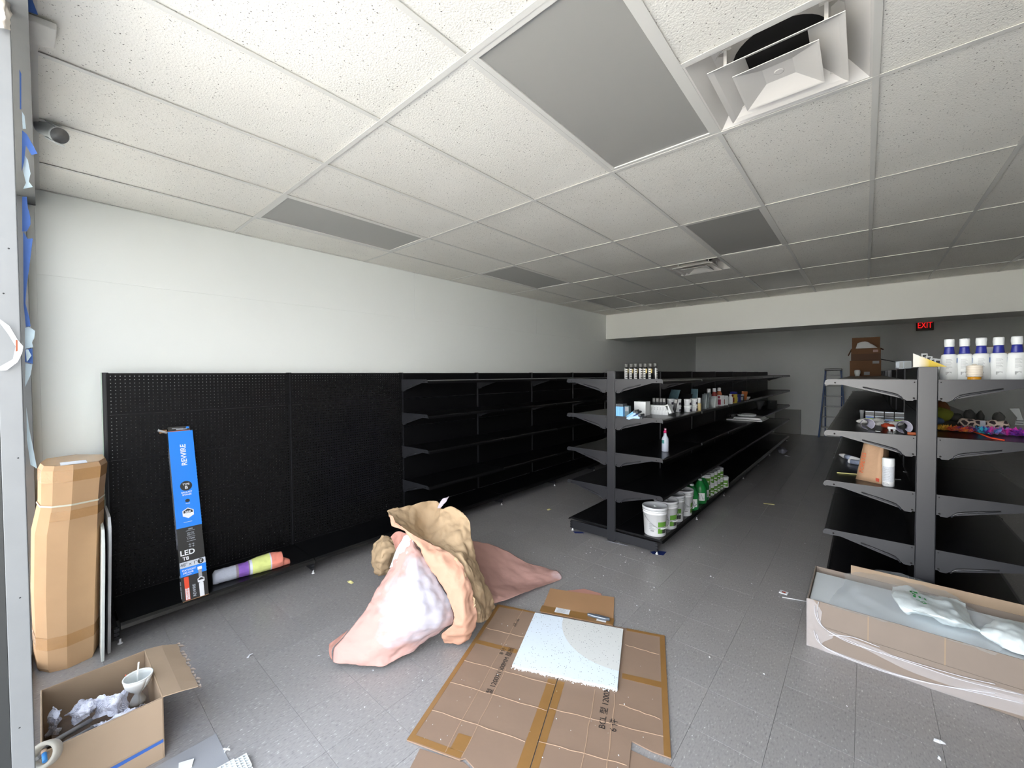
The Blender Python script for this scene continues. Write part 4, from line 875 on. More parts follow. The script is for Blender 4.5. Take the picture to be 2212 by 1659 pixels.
text(t, 'heavy_lettering', [('TYPE', .019, .078, .811), ('B', .032, .078, .787), ('BALLAST', .0165, .078, .752), ('BYPASS', .0165, .078, .734), ('GLASS', .009, .078, .669), ('36K', .023, .075, .608), ('LED', .050, .050, .322), ('T8', .033, .037, .283), ('DAYLIGHT', .0165, .050, .204), ('DELUXE', .0165, .044, .186), ('B', .018, .120, .237), ('TYPE', .008, .120, .250)], LW_, TI @ Z)
text(t, 'lettering', [('5 YEAR', .014, .078, .415), ('1800', .014, .078, .484), ('32w T8s', .012, .078, .455), ('40w T12', .012, .078, .442)], LGR, TI @ Z)
b = MB(); [b.box(*a, 0, .0011, 0, TI) for a in ((.052, .104, .472, .4735), (.052, .104, .428, .4295), (.052, .104, .398, .400), (.044, .094, .535, .538), (.027, .062, .170, .1735))]
for cx, cy in ((.068, .375), (.088, .375), (.068, .360), (.088, .360)): b.box(cx-.008, cx+.008, cy-.0008, cy+.0008, 0, .0011, 0, TI).box(cx-.0008, cx+.0008, cy-.006, cy+.006, 0, .0011, 0, TI)
b.build('rule', LGR, t)
text(t, 'lettering', [('48" x 1"', .030, .052, .242)], LBLK, TI @ Z)
text(t, 'heavy_lettering', [('REWIRE', .047, 0, 0)], LW_, TI @ Matrix.Translation((.082, 1.035, .0016)) @ RT)
text(t, 'lettering', [('REWIRE', .024, 0, 0)], LGR, TI @ Matrix.Translation((.070, .055, .0016)) @ RT)
text(t, 'lettering', [('SYLVANIA', .0185, 0, 0)], LORA, TI @ Matrix.Translation((.030, .044, .0020)) @ RT)
b = MB()   # printed wall of grey blocks down the narrow side, facing the storefront
for k in range(13):
    for q in range(2): y0 = .36+.055*k+.027*q; b.box(-.0008, .0, y0, y0+.050, -.052+.027*q, -.028+.027*q, 0, TI)
b.build('grey_block_print', col('block_grey', (128, 130, 140), rough=.5, nz=(60, .3)), t)
b = MB(); [b.box(-.0008, 0, a, c, -.040, -.02, 0, TI) for a, c in ((.02, .07), (.075, .10), (.11, .135), (.16, .175))]; b.build('side_print', LGR, t)
MB().box(.0, LW, -.003, 0, -LD-.002, .004, 0, TI).build('bottom_flap', KRAFT, t)
b = MB(); b.box(.006, LW-.008, LH, LH+.045, -.034, -.032, 0, TI); fl_ = b.build('top_flap', LBLK, t); MB().box(.006, LW-.008, LH+.001, LH+.011, -.0318, -.0308, 0, TI).build('orange_band', col('flap_orange', (228, 110, 60), rough=.5), t)
b = MB(); disc(b, .125, LH+.032, .010, .008, -.0315); b.build('blue_dot', LBLU, t); MB().box(.055, .120, LH+.019, LH+.023, -.0318, -.0312, 0, TI).box(.03, .10, LH+.028, LH+.031, -.0318, -.0312, 0, TI).build('flap_print', LGR, t)
MB().box(-.040, .004, LH+.008, LH+.032, -.06, -.058, 0, TI).build('inner_flap', KRAFT, t)
MB().add([(0, LH, -.004), (0, LH, -.055), (-.052, LH+.024, -.05), (-.052, LH+.030, -.01)], [(0, 1, 2, 3)], 0, False, TI).build('side_flap', LW_, t, solid=.001)

# rolled garment lying on the deck
A, Bq = Vector((-3.735, .815, .144)), Vector((-3.655, 1.335, .144)); ax = (Bq-A); L0 = ax.length; ax.normalize(); sd = Vector((ax.y, -ax.x, 0))
gm = [col('heather_grey_cloth', (164, 168, 180), rough=.9, nz=(90, .12)), col('purple_cloth', (128, 86, 172), rough=.9, nz=(40, .2)), col('white_trim', (205, 208, 224), rough=.9), col('lime_cloth', (208, 216, 132), rough=.9, nz=(30, .1)), col('coral_cloth', (226, 138, 120), rough=.9, nz=(30, .12)), col('taupe_trim', (128, 118, 122), rough=.9)]
def gmat(v): return 0 if v < .285 else 5 if v < .305 else 1 if v < .44 else 5 if v < .455 else 2 if v < .48 else 3 if v < .715 else 2 if v < .735 else 4
P = []; nv = 64
for i in range(nv+1):
    v = i/nv; ru = .050 if v < .4 else .050+.012*math.sin((v-.4)*5.2) if v < .9 else .036*(1-(v-.9)*5); ru *= 1 if v > .03 else .75+8*v
    row = []
    for k in range(33):
        a = 2*math.pi*k/32; d = sd*math.cos(a)*ru*1.12+Vector((0, 0, 1))*math.sin(a)*ru; c = A+ax*(L0*v)+Vector((0, 0, ru*.95))
        p = c+d*(1+.10*crease(c+d, 13, 2)); p.z = max(p.z, .1445); row.append(p)
    P.append(row)
P = [[A+ax*.012+Vector((0, 0, .04))]*33]+P+[[Bq+Vector((0, 0, .02))]*33]
b = MB().grid(P); cc = len(P[0])-1
for i in range(len(P)-1):
    for k in range(cc): b.m[i*cc+k] = gmat(max(0, (i-.5)/nv))
tag(b.build('rolled_garment', gm, None, A), 'rolled colour-blocked garment in grey, purple, lime and coral on the base deck', 'garment')
b = MB().tube([A+ax*-.006+Vector((0, 0, .014)), A+ax*.05+Vector((0, 0, .018))+sd*.02, A+ax*.08+sd*.05+Vector((0, 0, .02))], [.012, .016, .01], 10)

# tall wrapped carton by the corner
t = thing('tall_carton', 'tall narrow taped kraft carton standing in the corner by the storefront', 'box', (-3.72, .1, 0))
S = [(.10, 0), (.03, .18), (0, .5), (.03, .97), (.16, 1.12), (.36, 1.14), (.52, .62), (.46, .05), (.26, -.06)]   # depth behind the front, share of the width
def sec(z, yl, yr, k=1): return [Vector((-3.548-p[0]*k-.02*z, yl+(yr-yl)*p[1], z)) for p in S]
rng = [sec(0, -.045, .172, .97), sec(.02, -.055, .178), sec(.45, -.058, .196), sec(.80, -.048, .212), sec(.955, -.022, .218, .94), sec(.97, -.020, .219, .94), sec(1.17, -.014, .236, .95), sec(1.20, -.004, .226, .88)]
b = MB(); n9 = len(S)
for i in range(len(rng)-1):
    for k in range(n9): q = [rng[i][k], rng[i][(k+1) % n9], rng[i+1][(k+1) % n9], rng[i+1][k]]; b.add(q, [(0, 1, 2, 3)])
b.add(rng[-1], [list(range(n9))]).add(rng[0], [list(range(n9))[::-1]])
bm_ = b.build('body', mat('golden_kraft', (186, 152, 116), .65, spec=.3, nz=(7, .10), bump=(30, .12, .003)), t, org=(-3.72, .1, 0))
def band(z0, z1, m_, nm, off=.0015, ks=range(9)):
    def at(z):
        for i in range(len(rng)-1):
            if rng[i][0].z <= z <= rng[i+1][0].z: w = (z-rng[i][0].z)/(rng[i+1][0].z-rng[i][0].z); return [rng[i][k].lerp(rng[i+1][k], w) for k in range(n9)]
    a, c = at(z0), at(z1); cen = Vector((-3.76, .11, 0)); b = MB()
    def out(p): d = Vector((p.x-cen.x, p.y-cen.y, 0)).normalized(); return p+d*off
    for k in ks: l = (k+1) % n9; b.add([out(a[k]), out(a[l]), out(c[l]), out(c[k])], [(0, 1, 2, 3)])
    b.build(nm, m_, t, org=(-3.72, .1, 0))
band(.958, .968, col('cream_strap', (206, 204, 186), rough=.5), 'strap', .005)
band(.13, .20, TAPEL, 'tape', .0016); band(.875, .93, TAPEL, 'tape', .0016, (1, 2, 3)); band(1.10, 1.17, TAPEL, 'tape', .0016)
a, c_ = rng[1], rng[4]; b = MB()
for k, w in ((1, .4), (2, .6)): p0, p1 = a[k].lerp(a[k+1], w), c_[k].lerp(c_[k+1], w)
b.add([rng[-1][k]+Vector((0, 0, .0015)) if k != 4 else rng[-1][k]+Vector((0, 0, .0015)) for k in range(n9)], [list(range(n9))]).build('tape', TAPEL, t, org=(-3.72, .1, 0))
MB().box(-3.70, -3.58, .06, .17, 1.2025, 1.2035).build('label', PAPERW, t, org=(-3.72, .1, 0))
# two gypsum offcuts on edge
for k, (y, x0, x1, pts, m_, lab) in enumerate(((.205, -3.95, -3.472, [(0, 0), (1, 0), (1.0, .56), (.975, .66), (.93, .73), (.84, .78), (.2, .80), (0, .78)], 'gypsum_face', 'pale gypsum offcut on edge beside the tall kraft carton, rounded broken top'), (.238, -3.98, -3.545, [(0, 0), (1, 0), (1, .70), (.97, .78), (.8, .83), (0, .83)], 'gypsum_grey', 'taller gypsum offcut slipped behind the rounded one'))):
    b = MB().prism([(x0+(x1-x0)*u, z) for u, z in pts], y-.007, y+.007, 'y'); tag(b.build('gypsum_offcut', mat(m_, (214, 220, 216) if k == 0 else (196, 198, 200), .8, nz=(8, .05)), None, (x1, y, 0), bevel=.002), lab, 'board', 'gypsum offcuts').rotation_euler = (R(-1.5), 0, R(-1.2))
# open carton of rubbish
RB = Vector((-2.62, .15, 0)); x0, x1, y0, y1, h = -2.862, -2.378, -.035, .328, .279
t = thing('open_carton', 'open carton of crumpled paper and a cup on the floor at the storefront', 'box', RB)
def lb(b, *a, **k): return b.box(*a, **k)
carton_b = MB(); th = .005
carton_b.box(x0, x1, y0, y0+th, 0, h).box(x0, x1, y1-th, y1, 0, h).box(x0, x0+th, y0+th, y1-th, 0, h).box(x1-th, x1, y0+th, y1-th, 0, h).box(x0+th, x1-th, y0+th, y1-th, 0, th)
carton_b.build('walls', KRAFTG, t, org=RB, bevel=.0015)
P = [[Vector((x0+(x1-x0)*u, y1, h)) for u in [i/10 for i in range(11)]], [Vector((x0+(x1-x0)*u+.01, y1+.062, h-.006)) for u in [i/10 for i in range(11)]], [Vector((x0+.03+(x1-x0-.02)*u, y1+.125+.012*noise.noise(Vector((u*9, 0, 0))), h-.022-.006*noise.noise(Vector((u*12, 3, 0))))) for u in [i/10 for i in range(11)]]]
MB().grid(P, 0, False).build('flap', KRAFTG, t, org=RB, solid=.004)
b = MB()
for u in [i/14 for i in range(15)]: p = Vector((x0+.03+(x1-x0-.02)*u, y1+.127+.012*noise.noise(Vector((u*9, 0, 0))), h-.024)); b.add([p+Vector((-.012, -.004, 0)), p+Vector((.012, -.004, .003)), p+Vector((.006, .012+.01*math.sin(u*31), -.004)), p+Vector((-.008, .010, .004))], [(0, 1, 2, 3)])
b.build('torn_edge', KRAFTL, t, org=RB, solid=.0015)
MB().box(x1, x1+.005, y0, y1-.004, .095, h-.001).build('flap', KRAFTG, t, org=RB, bevel=.001)
b = MB(); b.add([(x1+.0012, y1-.004, .088), (x1+.0012, y1-.004, .074), (x1+.0012, y1-.19, .066), (x1+.0012, y1-.19, .082)], [(0, 1, 2, 3)]); b.build('tape', BLUE, t, org=RB, solid=.0006)
MB().box(x1+.0006, x1+.0014, y0, y1-.19, .02, .09).build('tape', TAPEL, t, org=RB)
NEWS = mat('newsprint', (214, 216, 228), .85, spec=.15); t_ = N(NEWS, 'TexCoord'); wv = N(NEWS, 'TexWave'); wv.inputs['Scale'].default_value = 60; wv.inputs['Distortion'].default_value = 2.5; nn_ = N(NEWS, 'TexNoise'); nn_.inputs['Scale'].default_value = 16
NEWS.node_tree.links.new(t_.outputs['Object'], wv.inputs[0]); NEWS.node_tree.links.new(t_.outputs['Object'], nn_.inputs[0]); gr = N(NEWS, 'Math', operation='MULTIPLY'); NEWS.node_tree.links.new(wv.outputs['Fac'], gr.inputs[0])
st_ = N(NEWS, 'MapRange'); st_.inputs[1].default_value = .46; st_.inputs[2].default_value = .6; NEWS.node_tree.links.new(nn_.outputs['Fac'], st_.inputs[0]); NEWS.node_tree.links.new(st_.outputs[0], gr.inputs[1])
rp = N(NEWS, 'ValToRGB'); rp.color_ramp.elements[0].color = lin((218, 220, 232)); rp.color_ramp.elements[1].color = lin((140, 142, 160)); NEWS.node_tree.links.new(gr.outputs[0], rp.inputs[0]); NEWS.node_tree.links.new(rp.outputs[0], NEWS.node_tree.nodes['Principled BSDF'].inputs['Base Color'])
def zz(rows): return [[onz(*p) for p in r] for r in rows]
for k, (lab, rows) in enumerate((('crumpled newsprint sheet at the middle of the open carton', [[(140, 1548, .19), (165, 1520, .22), (186, 1506, .235), (205, 1512, .22)], [(148, 1556, .16), (172, 1540, .22), (196, 1525, .25), (214, 1522, .22)], [(160, 1568, .15), (178, 1556, .19), (196, 1546, .20), (205, 1535, .17)]]),
        ('creased newsprint sheet next to the cup in the open carton', [[(200, 1512, .21), (222, 1500, .24), (250, 1496, .23), (278, 1478, .22)], [(208, 1525, .22), (232, 1510, .26), (258, 1512, .25), (282, 1492, .20)], [(196, 1556, .16), (228, 1546, .19), (256, 1548, .18), (276, 1530, .16)]]),
        ('newsprint sheet folded against the front panel of the open carton', [[(192, 1572, .17), (214, 1556, .20), (240, 1548, .20), (276, 1528, .21)], [(200, 1580, .15), (222, 1566, .22), (246, 1556, .23), (290, 1530, .22)], [(196, 1588, .14), (226, 1572, .17), (252, 1562, .17), (320, 1525, .18)]]),
        ('upright curled newsprint sheet at the wall end of the open carton', [[(108, 1528, .24), (120, 1530, .25), (130, 1538, .23)], [(106, 1560, .18), (122, 1556, .22), (124, 1562, .18)], [(104, 1590, .10), (116, 1588, .14), (130, 1586, .08)]]))):
    G = sheet(zz(rows), 12, .020, 15, k+2); tag(MB().grid(G, 0, False).build('newsprint', NEWS, None, G[0][0], solid=.0005), lab, 'paper', 'crumpled newsprint in the open carton')
b = MB(); G = sheet(zz([[(112, 1520, .06), (180, 1500, .07), (260, 1470, .07), (316, 1440, .06)], [(108, 1570, .10), (170, 1550, .12), (250, 1515, .13), (322, 1480, .11)], [(115, 1620, .08), (180, 1590, .10), (260, 1555, .10), (335, 1515, .08)]]), 6, .03, 9, 9)
tag(b.grid(G).build('packing_paper', mat('brown_scrap', (120, 104, 92), .8, nz=(20, .4)), None, G[0][0]), 'dull brown packing paper filling the bottom of the open carton', 'paper')
cp = onz(298, 1520, .12); ct = onz(298, 1462, .30); t = thing('paper_cup', 'crushed white paper cup with straw in the open carton', 'cup', cp)
P = []; axc = (ct-cp)
for i in range(9):
    v = i/8; rr = .030-.018*math.exp(-((v-.42)/.16)**2)+.024*v; row = []
    for k in range(25): a = 2*math.pi*k/24+v*.5; sq = 1-.55*math.exp(-((v-.42)/.2)**2); row.append(axc*v+Vector((math.cos(a)*rr, math.sin(a)*rr*sq*1.0, 0)))
    P.append(row)
MB().grid(P).build('wall', CARD, t, solid=.0006); MB().lathe([(.050, 0), (.055, .001), (.055, .006), (.050, .006), (.049, .001), (.050, 0)], 28, Matrix.Translation(axc)).build('rim', CARD, t)
MB().tube([axc*.45, axc*1.0+Vector((-.012, 0, 0)), axc*1.42+Vector((-.02, .005, 0))], .0032, 8).build('straw', CARD, t); MB().box(-.012, .004, -.042, -.038, axc.z*.80, axc.z*.90).build('print', col('red_ink', (0, 0, 0)), t)
p, q = onz(70, 1628, .285), onz(196, 1556, .20); tag(MB().tube([p, q], .010, 4).build('metal_strip', mat('grey_strip', (140, 140, 140), .4, spec=.6), None, p), 'grey channel strip lying across the corner of the open carton', 'strip')
p, q = onz(78, 1640, .283), onz(200, 1572, .20); tag(MB().tube([p, q], .009, 4).build('metal_strip', mat('grey_strip', (0, 0, 0)), None, p), 'second grey channel strip, lower one across the open carton corner', 'strip')
c0 = onz(97, 1630, .29); axr = Vector((.75, -.45, .5)).normalized(); T = Matrix.Translation(c0) @ axr.to_track_quat('Z', 'Y').to_matrix().to_4x4()
t = thing('tape_roll', 'clear loop of film tape hooked on the open carton corner', 'tape', c0); MB().lathe([(.030, -.02), (.044, -.018), (.045, .018), (.032, .02), (.030, -.02)], 28, Matrix.Translation(-c0) @ T).build('loop', mat('milky_tape', (206, 202, 190), .3, spec=.5, alpha=.72), t)
p = onz(95, 1622, .30); q = onz(97, 1645, .285); t = thing('blue_pen', 'blue capped pen stub poking through the film tape loop', 'pen', q); MB().tube([Vector((0, 0, 0)), (p-q)*.75], .007, 10).build('barrel', col('pen_blue', (60, 140, 214), rough=.4), t); MB().tube([(p-q)*.76, (p-q)*1.05], .008, 10).build('cap', col('pen_cap', (196, 170, 150), rough=.4), t)

# lens sheet and egg-crate fragments by the picture's lower edge
tag(MB().box(-2.345, -1.70, -.10, .512, .001, .004).build('lens_sheet', mat('ribbed_lens', (150, 152, 156), .3, spec=.5, bump=(420, .35, .001)), None, (-2.345, .512, .001)), 'grey prismatic light lens lying flat on the floor', 'panel').rotation_euler = (0, 0, R(0))
def egg(lab, ox, oy, nx, ny, rz, z, cut=()):
    b = MB(); s = .0165; w = .0011; hgt = .011
    for i in range(nx+1): b.box(i*s-w, i*s+w, 0, (ny-(2 if i in cut else 0))*s, 0, hgt)
    for j in range(ny+1): b.box(0, (nx-(1 if j in cut else 0))*s, j*s-w, j*s+w, 0, hgt)
    o = b.build('egg_crate_fragment', CARD, None); o.location = (ox, oy, z); o.rotation_euler = (R(1), 0, rz); return tag(o, lab, 'grille', 'broken egg-crate grille pieces')
q = onz(532, 1630, .01); egg('broken white egg-crate grille piece beside the grey lens', q.x, q.y, 5, 7, R(-92), .006, (0, 4)); q = onz(505, 1642, .01); egg('second egg-crate piece overlapping the corner of the grey lens', q.x, q.y, 6, 8, R(-94), .006, (1,))
q = onz(490, 1622, .0); t = tag(MB().box(-.016, .016, -.001, .001, 0, .008).box(-.001, .001, -.014, .014, 0, .008).build('grille_splinter', CARD, None), 'tiny white cross-shaped grille splinter at the lens edge', 'splinter'); t.location = (q.x, q.y, .004); t.rotation_euler = (0, 0, .6)
q = onz(402, 1656, .0); tag(MB().prism([(-.03, -.02), (.02, -.03), (.03, .015), (-.005, .03)], 0, .008, 'z').build('grille_splinter', CARD, None), 'white chip on the grey lens near the open carton', 'splinter').location = (q.x, q.y, .005)

# ================================================================ flattened carton, ceiling tile, knife
FA = Vector((-2.056, 2.19, 0)); Fd = Vector((.374, -.927, 0)); Fw = Vector((.927, .374, 0))
TF = frame(FA, Fw, -Fd)   # local x = across, local y = -(along), z up
t = thing('flattened_carton', 'large flattened taped carton spread on the floor under the ceiling tile', 'cardboard', FA); TL = Matrix.Translation(-FA) @ TF
def flat(pts, z0, z1, m_, nm, wav=.0): return MB().prism([(w, -d) for w, d in pts], z0, z1, 'z', 0, TL).build(nm, m_, t)
FK = mat('flat_kraft', (138, 116, 99), .7, spec=.3, nz=(3.5, .07), bump=(8, .25, .01))
flat([(0, 0), (.10, -.004), (.30, .006), (.586, .004), (.586, 1.25), (.42, 1.245), (.30, 1.185), (.28, 1.20), (0, 1.19)], .003, .009, FK, 'panel')
flat([(.591, .004), (.92, -.006), (1.168, -.004), (1.170, .893), (1.09, .885), (1.0, .86), (.985, 1.25), (.591, 1.25)], .003, .009, FK, 'panel')
flat([(.985, .90), (1.09, .925), (1.18, .93), (1.18, 1.30), (.985, 1.30)], .001, .004, FK, 'panel')
flat([(.08, 1.205), (.30, 1.20), (.42, 1.25), (.46, 1.40), (.10, 1.42)], .001, .004, FK, 'panel')
flat([(.32, -.345), (.55, -.352), (.817, -.371), (.840, -.01), (.33, -.01)], .004, .010, KRAFT, 'flap')
for pts in ([(0, 0), (.026, 0), (.026, 1.19), (0, 1.19)], [(.026, 0), (.30, .006), (.30, .022), (.026, .026)], [(.026, .42), (.30, .43), (.30, .465), (.026, .455)], [(.026, 1.155), (.28, 1.165), (.28, 1.195), (.026, 1.188)],
            [(.538, .60), (.586, .60), (.586, 1.25), (.53, 1.25)], [(.591, .60), (.632, .60), (.622, 1.25), (.591, 1.25)], [(1.138, -.004), (1.168, -.004), (1.17, .893), (1.14, .89)], [(.93, -.006), (1.138, -.004), (1.138, .02), (.93, .02)],
            [(.93, .43), (1.138, .43), (1.138, .475), (.93, .47)], [(.32, -.09), (.84, -.09), (.84, -.012), (.32, -.012)], [(.215, 1.08), (.285, 1.08), (.285, 1.16), (.215, 1.165)]):
    z = .0094 if pts[0][1] > -.05 else .0104
    flat(pts, z-.0002, z+.0005, TAPE, 'tape')
for w0, d0, w1, d1 in ((.20, .0, .20, 1.19), (.285, .60, .285, 1.19), (.026, .29, .30, .30), (.026, .62, .586, .64), (.026, .80, .586, .82), (.026, 1.0, .53, 1.02), (.80, .60, .80, 1.25), (.905, .60, .905, 1.25), (.59, .80, 1.14, .79), (.59, 1.0, .985, .99), (.93, .17, 1.13, .20), (.93, .66, 1.13, .69)):
    b = MB(); p = Vector((w0, -d0, .0093)); q = Vector((w1, -d1, .0093)); nd = (q-p).normalized(); s_ = Vector((-nd.y, nd.x, 0))*.0024; mid = [p.lerp(q, k/8)+s_*1.1*math.sin(k*2.3+w0*9+d0*5) for k in range(9)]
    for k in range(8): b.add([mid[k]-s_, mid[k]+Vector((0, 0, .0022)), mid[k]+s_, mid[k+1]-s_, mid[k+1]+Vector((0, 0, .0022)), mid[k+1]+s_], [(0, 1, 4, 3), (1, 2, 5, 4)], 0, True, TL)
    b.build('crease', mat('kraft_crease', (166, 138, 114), .7), t)
ex = -Fd; ey = -Fw
def ft(st, size, w, d): return text(t, 'lettering', [(st, size, 0, 0)], INK, Matrix.Translation(-FA) @ frame(FA+Fw*w+Fd*d+Vector((0, 0, .0098)), ex, ey))
ft('型 1200X1500MM 层板', .040, .262, .62); ft('8 件', .036, .215, .47); ft('8件100', .030, .205, .17); ft('BCL 型 1200X500MM', .044, .862, .64); ft('6 件', .044, .915, .80)
MB().box(.425, .530, .035, .095, .0109, .0113, 0, TL).build('label', PAPERW, t); b = MB(); [b.box(.435+.006*(k % 2), .50+.02*((k*3) % 2), .042+.009*k, .0435+.009*k, .0113, .0116, 0, TL) for k in range(6)]; b.build('label_print', INK, t)
# ceiling tile laid on it
ct = FA+Fw*.607+Fd*.31; P = [(-.305, .272), (.302, .276), (.306, -.265), (-.29, -.278)]
m = mat('tile_face', (222, 232, 240), .8, spec=.2); n = m.node_tree; L = n.links; t_ = N(m, 'TexCoord'); v1 = N(m, 'TexVoronoi'); v1.inputs['Scale'].default_value = 88; L.new(t_.outputs['Object'], v1.inputs['Vector']); lt = N(m, 'MapRange'); lt.inputs[1].default_value = .16; lt.inputs[2].default_value = .24; L.new(v1.outputs['Distance'], lt.inputs[0]); s_ = N(m, 'SeparateColor'); L.new(v1.outputs['Color'], s_.inputs[0]); g_ = N(m, 'Math', operation='GREATER_THAN'); g_.inputs[1].default_value = .45; L.new(s_.outputs[0], g_.inputs[0]); mx_ = N(m, 'Math', operation='MAXIMUM'); L.new(lt.outputs[0], mx_.inputs[0]); L.new(g_.outputs[0], mx_.inputs[1])
vs = N(m, 'VectorMath', operation='DISTANCE'); vs.inputs[1].default_value = (.30, .27, .02); L.new(t_.outputs['Object'], vs.inputs[0]); st2 = N(m, 'Math', operation='LESS_THAN'); st2.inputs[1].default_value = .40; L.new(vs.outputs['Value'], st2.inputs[0])
m1 = N(m, 'Mix', data_type='RGBA'); m1.inputs[6].default_value = lin((220, 231, 241)); m1.inputs[7].default_value = lin((212, 214, 212)); L.new(st2.outputs[0], m1.inputs[0]); m2 = N(m, 'Mix', data_type='RGBA'); m2.inputs[6].default_value = lin((110, 114, 118)); L.new(mx_.outputs[0], m2.inputs[0]); L.new(m1.outputs[2], m2.inputs[7]); L.new(m2.outputs[2], n.nodes['Principled BSDF'].inputs['Base Color'])
low = [( .306-.596*k/40, -.265-.013*k/40+random.uniform(-.0045, .0045)) for k in range(1, 40)]
o = tag(MB().prism([P[0], P[3]]+low[::-1]+[P[2], P[1]], 0, .0145, 'z').build('loose_ceiling_tile', m, None), 'white pitted ceiling tile with a round stain lying on the flattened carton', 'ceiling tile')
o.matrix_world = frame(ct+Vector((0, 0, .0105)), Fw, -Fd)
b = MB(); random.seed(4)
for k in range(220):
    x = random.uniform(-.29, .305); y = -.270-.013*(.305-x)/.6+random.gauss(-.004, .004); z = random.uniform(.0005, .013); r_ = random.uniform(.0015, .004); b.add([(x-r_, y, z), (x+r_, y+r_*.5, z), (x, y-r_*1.4, z), (x, y, z+r_)], [(0, 1, 3), (1, 2, 3), (2, 0, 3), (0, 2, 1)])
fz = b.build('broken_edge', CARD, o); fz['kind'] = 'stuff'
kc = onz(1293, 1336, .011); t = thing('utility_knife', 'grey utility knife resting on the small cardboard flap', 'knife', kc, math.atan2(Fw.y, Fw.x)+R(-4))
KG = col('knife_grey', (112, 120, 130), rough=.35, metal=.5)
MB().prism([(-.082, .004), (-.070, .014), (.03, .015), (.075, .010), (.080, -.004), (.05, -.014), (-.04, -.012), (-.078, -.006)], .001, .020, 'z').build('handle', KG, t, bevel=.005); MB().box(-.025, .01, .004, .011, .020, .024).build('slider', BLK, t, bevel=.002)
MB().box(-.01, .055, -.028, -.012, .0002, .0012).build('label_slip', PAPERW, t)
# ================================================================ heap of kraft and rosin paper
def dd(rows): return [[ond(*p) for p in r] for r in rows]
def pink_mat(nm, base, pale, cx, rad):
    m = mat(nm, base, .8, spec=.15, bump=(30, .3, .005)); n = m.node_tree; L = n.links; g = N(m, 'NewGeometry'); ds = N(m, 'VectorMath', operation='DISTANCE'); ds.inputs[1].default_value = cx; L.new(g.outputs['Position'], ds.inputs[0])
    nz = N(m, 'TexNoise'); nz.inputs['Scale'].default_value = 7; nz.inputs['Detail'].default_value = 6; mp = N(m, 'Mapping'); mp.inputs['Scale'].default_value = (1.4, .8, 2.2); L.new(g.outputs['Position'], mp.inputs[0]); L.new(mp.outputs[0], nz.inputs['Vector'])
    ma = N(m, 'Math', operation='MULTIPLY_ADD'); ma.inputs[1].default_value = .34; L.new(nz.outputs['Fac'], ma.inputs[0]); L.new(ds.outputs['Value'], ma.inputs[2])
    mr = N(m, 'MapRange'); mr.inputs[1].default_value = rad; mr.inputs[2].default_value = rad+.17; L.new(ma.outputs[0], mr.inputs[0])
    x = N(m, 'Mix', data_type='RGBA'); x.inputs[6].default_value = lin(pale); x.inputs[7].default_value = lin(base); L.new(mr.outputs[0], x.inputs[0]); L.new(x.outputs[2], n.nodes['Principled BSDF'].inputs['Base Color']); return m
PNK = pink_mat('pale_centre_rosin_paper', (186, 150, 142), (190, 187, 197), tuple(ond(915, 1300, 2.48)), .30)  # pink base, paler around one centre point
PNK2 = pink_mat('rosin_paper', (178, 140, 132), (190, 182, 190), tuple(ond(1215, 1246, 3.45)), .12)
ORN = mat('orange_rosin_paper', (188, 146, 124), .75, spec=.2, nz=(5, .07), bump=(28, .4, .005))
def paper(name, lab, rows, m_, n=9, amp=.011, s=7, seed=0, group='sheets of the paper heap', pin=.0015):
    G = sheet(dd(rows), n+5, amp*1.5, s, seed, pin=pin); c = G[len(G)-1][len(G[0])//2]
    return tag(MB().grid(G).build(name, m_, None, (c.x, c.y, 0), solid=.0011), lab, 'paper', group)
paper('kraft_sheet', 'big tan kraft sheet standing up as the peak of the paper heap', [
    [(837, 1099, 2.95), (890, 1089, 3.10), (939, 1080, 3.22), (950, 1097, 3.12), (975, 1093, 3.1), (1000, 1106, 3.05)],
    [(847, 1118, 2.85), (893, 1130, 2.98), (922, 1142, 3.08), (955, 1132, 3.02), (990, 1130, 3.0), (1013, 1128, 2.98)],
    [(884, 1146, 2.78), (908, 1160, 2.84), (932, 1170, 2.90), (962, 1172, 2.86), (995, 1170, 2.85), (1022, 1175, 2.9)],
    [(934, 1172, 2.74), (956, 1188, 2.74), (984, 1203, 2.70), (1004, 1206, 2.70), (1022, 1220, 2.75), (1036, 1220, 2.88)],
    [(984, 1206, 2.68), (996, 1225, 2.64), (1008, 1252, 2.62), (1026, 1262, 2.68), (1042, 1270, 2.75), (1056, 1268, 2.9)],
    [(1006, 1255, 2.63), (1016, 1285, 2.60), (1026, 1308, 2.60), (1040, 1318, 2.66), (1055, 1320, 2.78), (1069, 1300, 2.93)],
    [(1016, 1285, 2.61), (1026, 1318, 2.58), (1032, 1343, 2.61), (1044, 1345, 2.68), (1058, 1336, 2.78), (1071, 1311, 2.96)]], TAN, 8, .016, 7, 1)
paper('kraft_fold', 'orange-tan fold of rosin paper curling down the front of the heap', [
    [(838, 1112, 2.84), (842, 1122, 2.83), (846, 1136, 2.81)],
    [(858, 1127, 2.79), (868, 1140, 2.78), (884, 1152, 2.76)],
    [(896, 1158, 2.74), (896, 1168, 2.72), (903, 1176, 2.71)],
    [(946, 1182, 2.71), (932, 1198, 2.66), (926, 1220, 2.66)],
    [(990, 1212, 2.66), (972, 1232, 2.60), (955, 1264, 2.60)],
    [(1014, 1258, 2.62), (996, 1280, 2.55), (975, 1305, 2.56)],
    [(1026, 1310, 2.59), (1002, 1332, 2.51), (980, 1345, 2.53)],
    [(1026, 1342, 2.59), (1004, 1364, 2.53), (955, 1368, 2.55)],
    [(1016, 1376, 2.60), (998, 1387, 2.585), (960, 1387, 2.585)]], ORN, 7, .012, 9, 5)
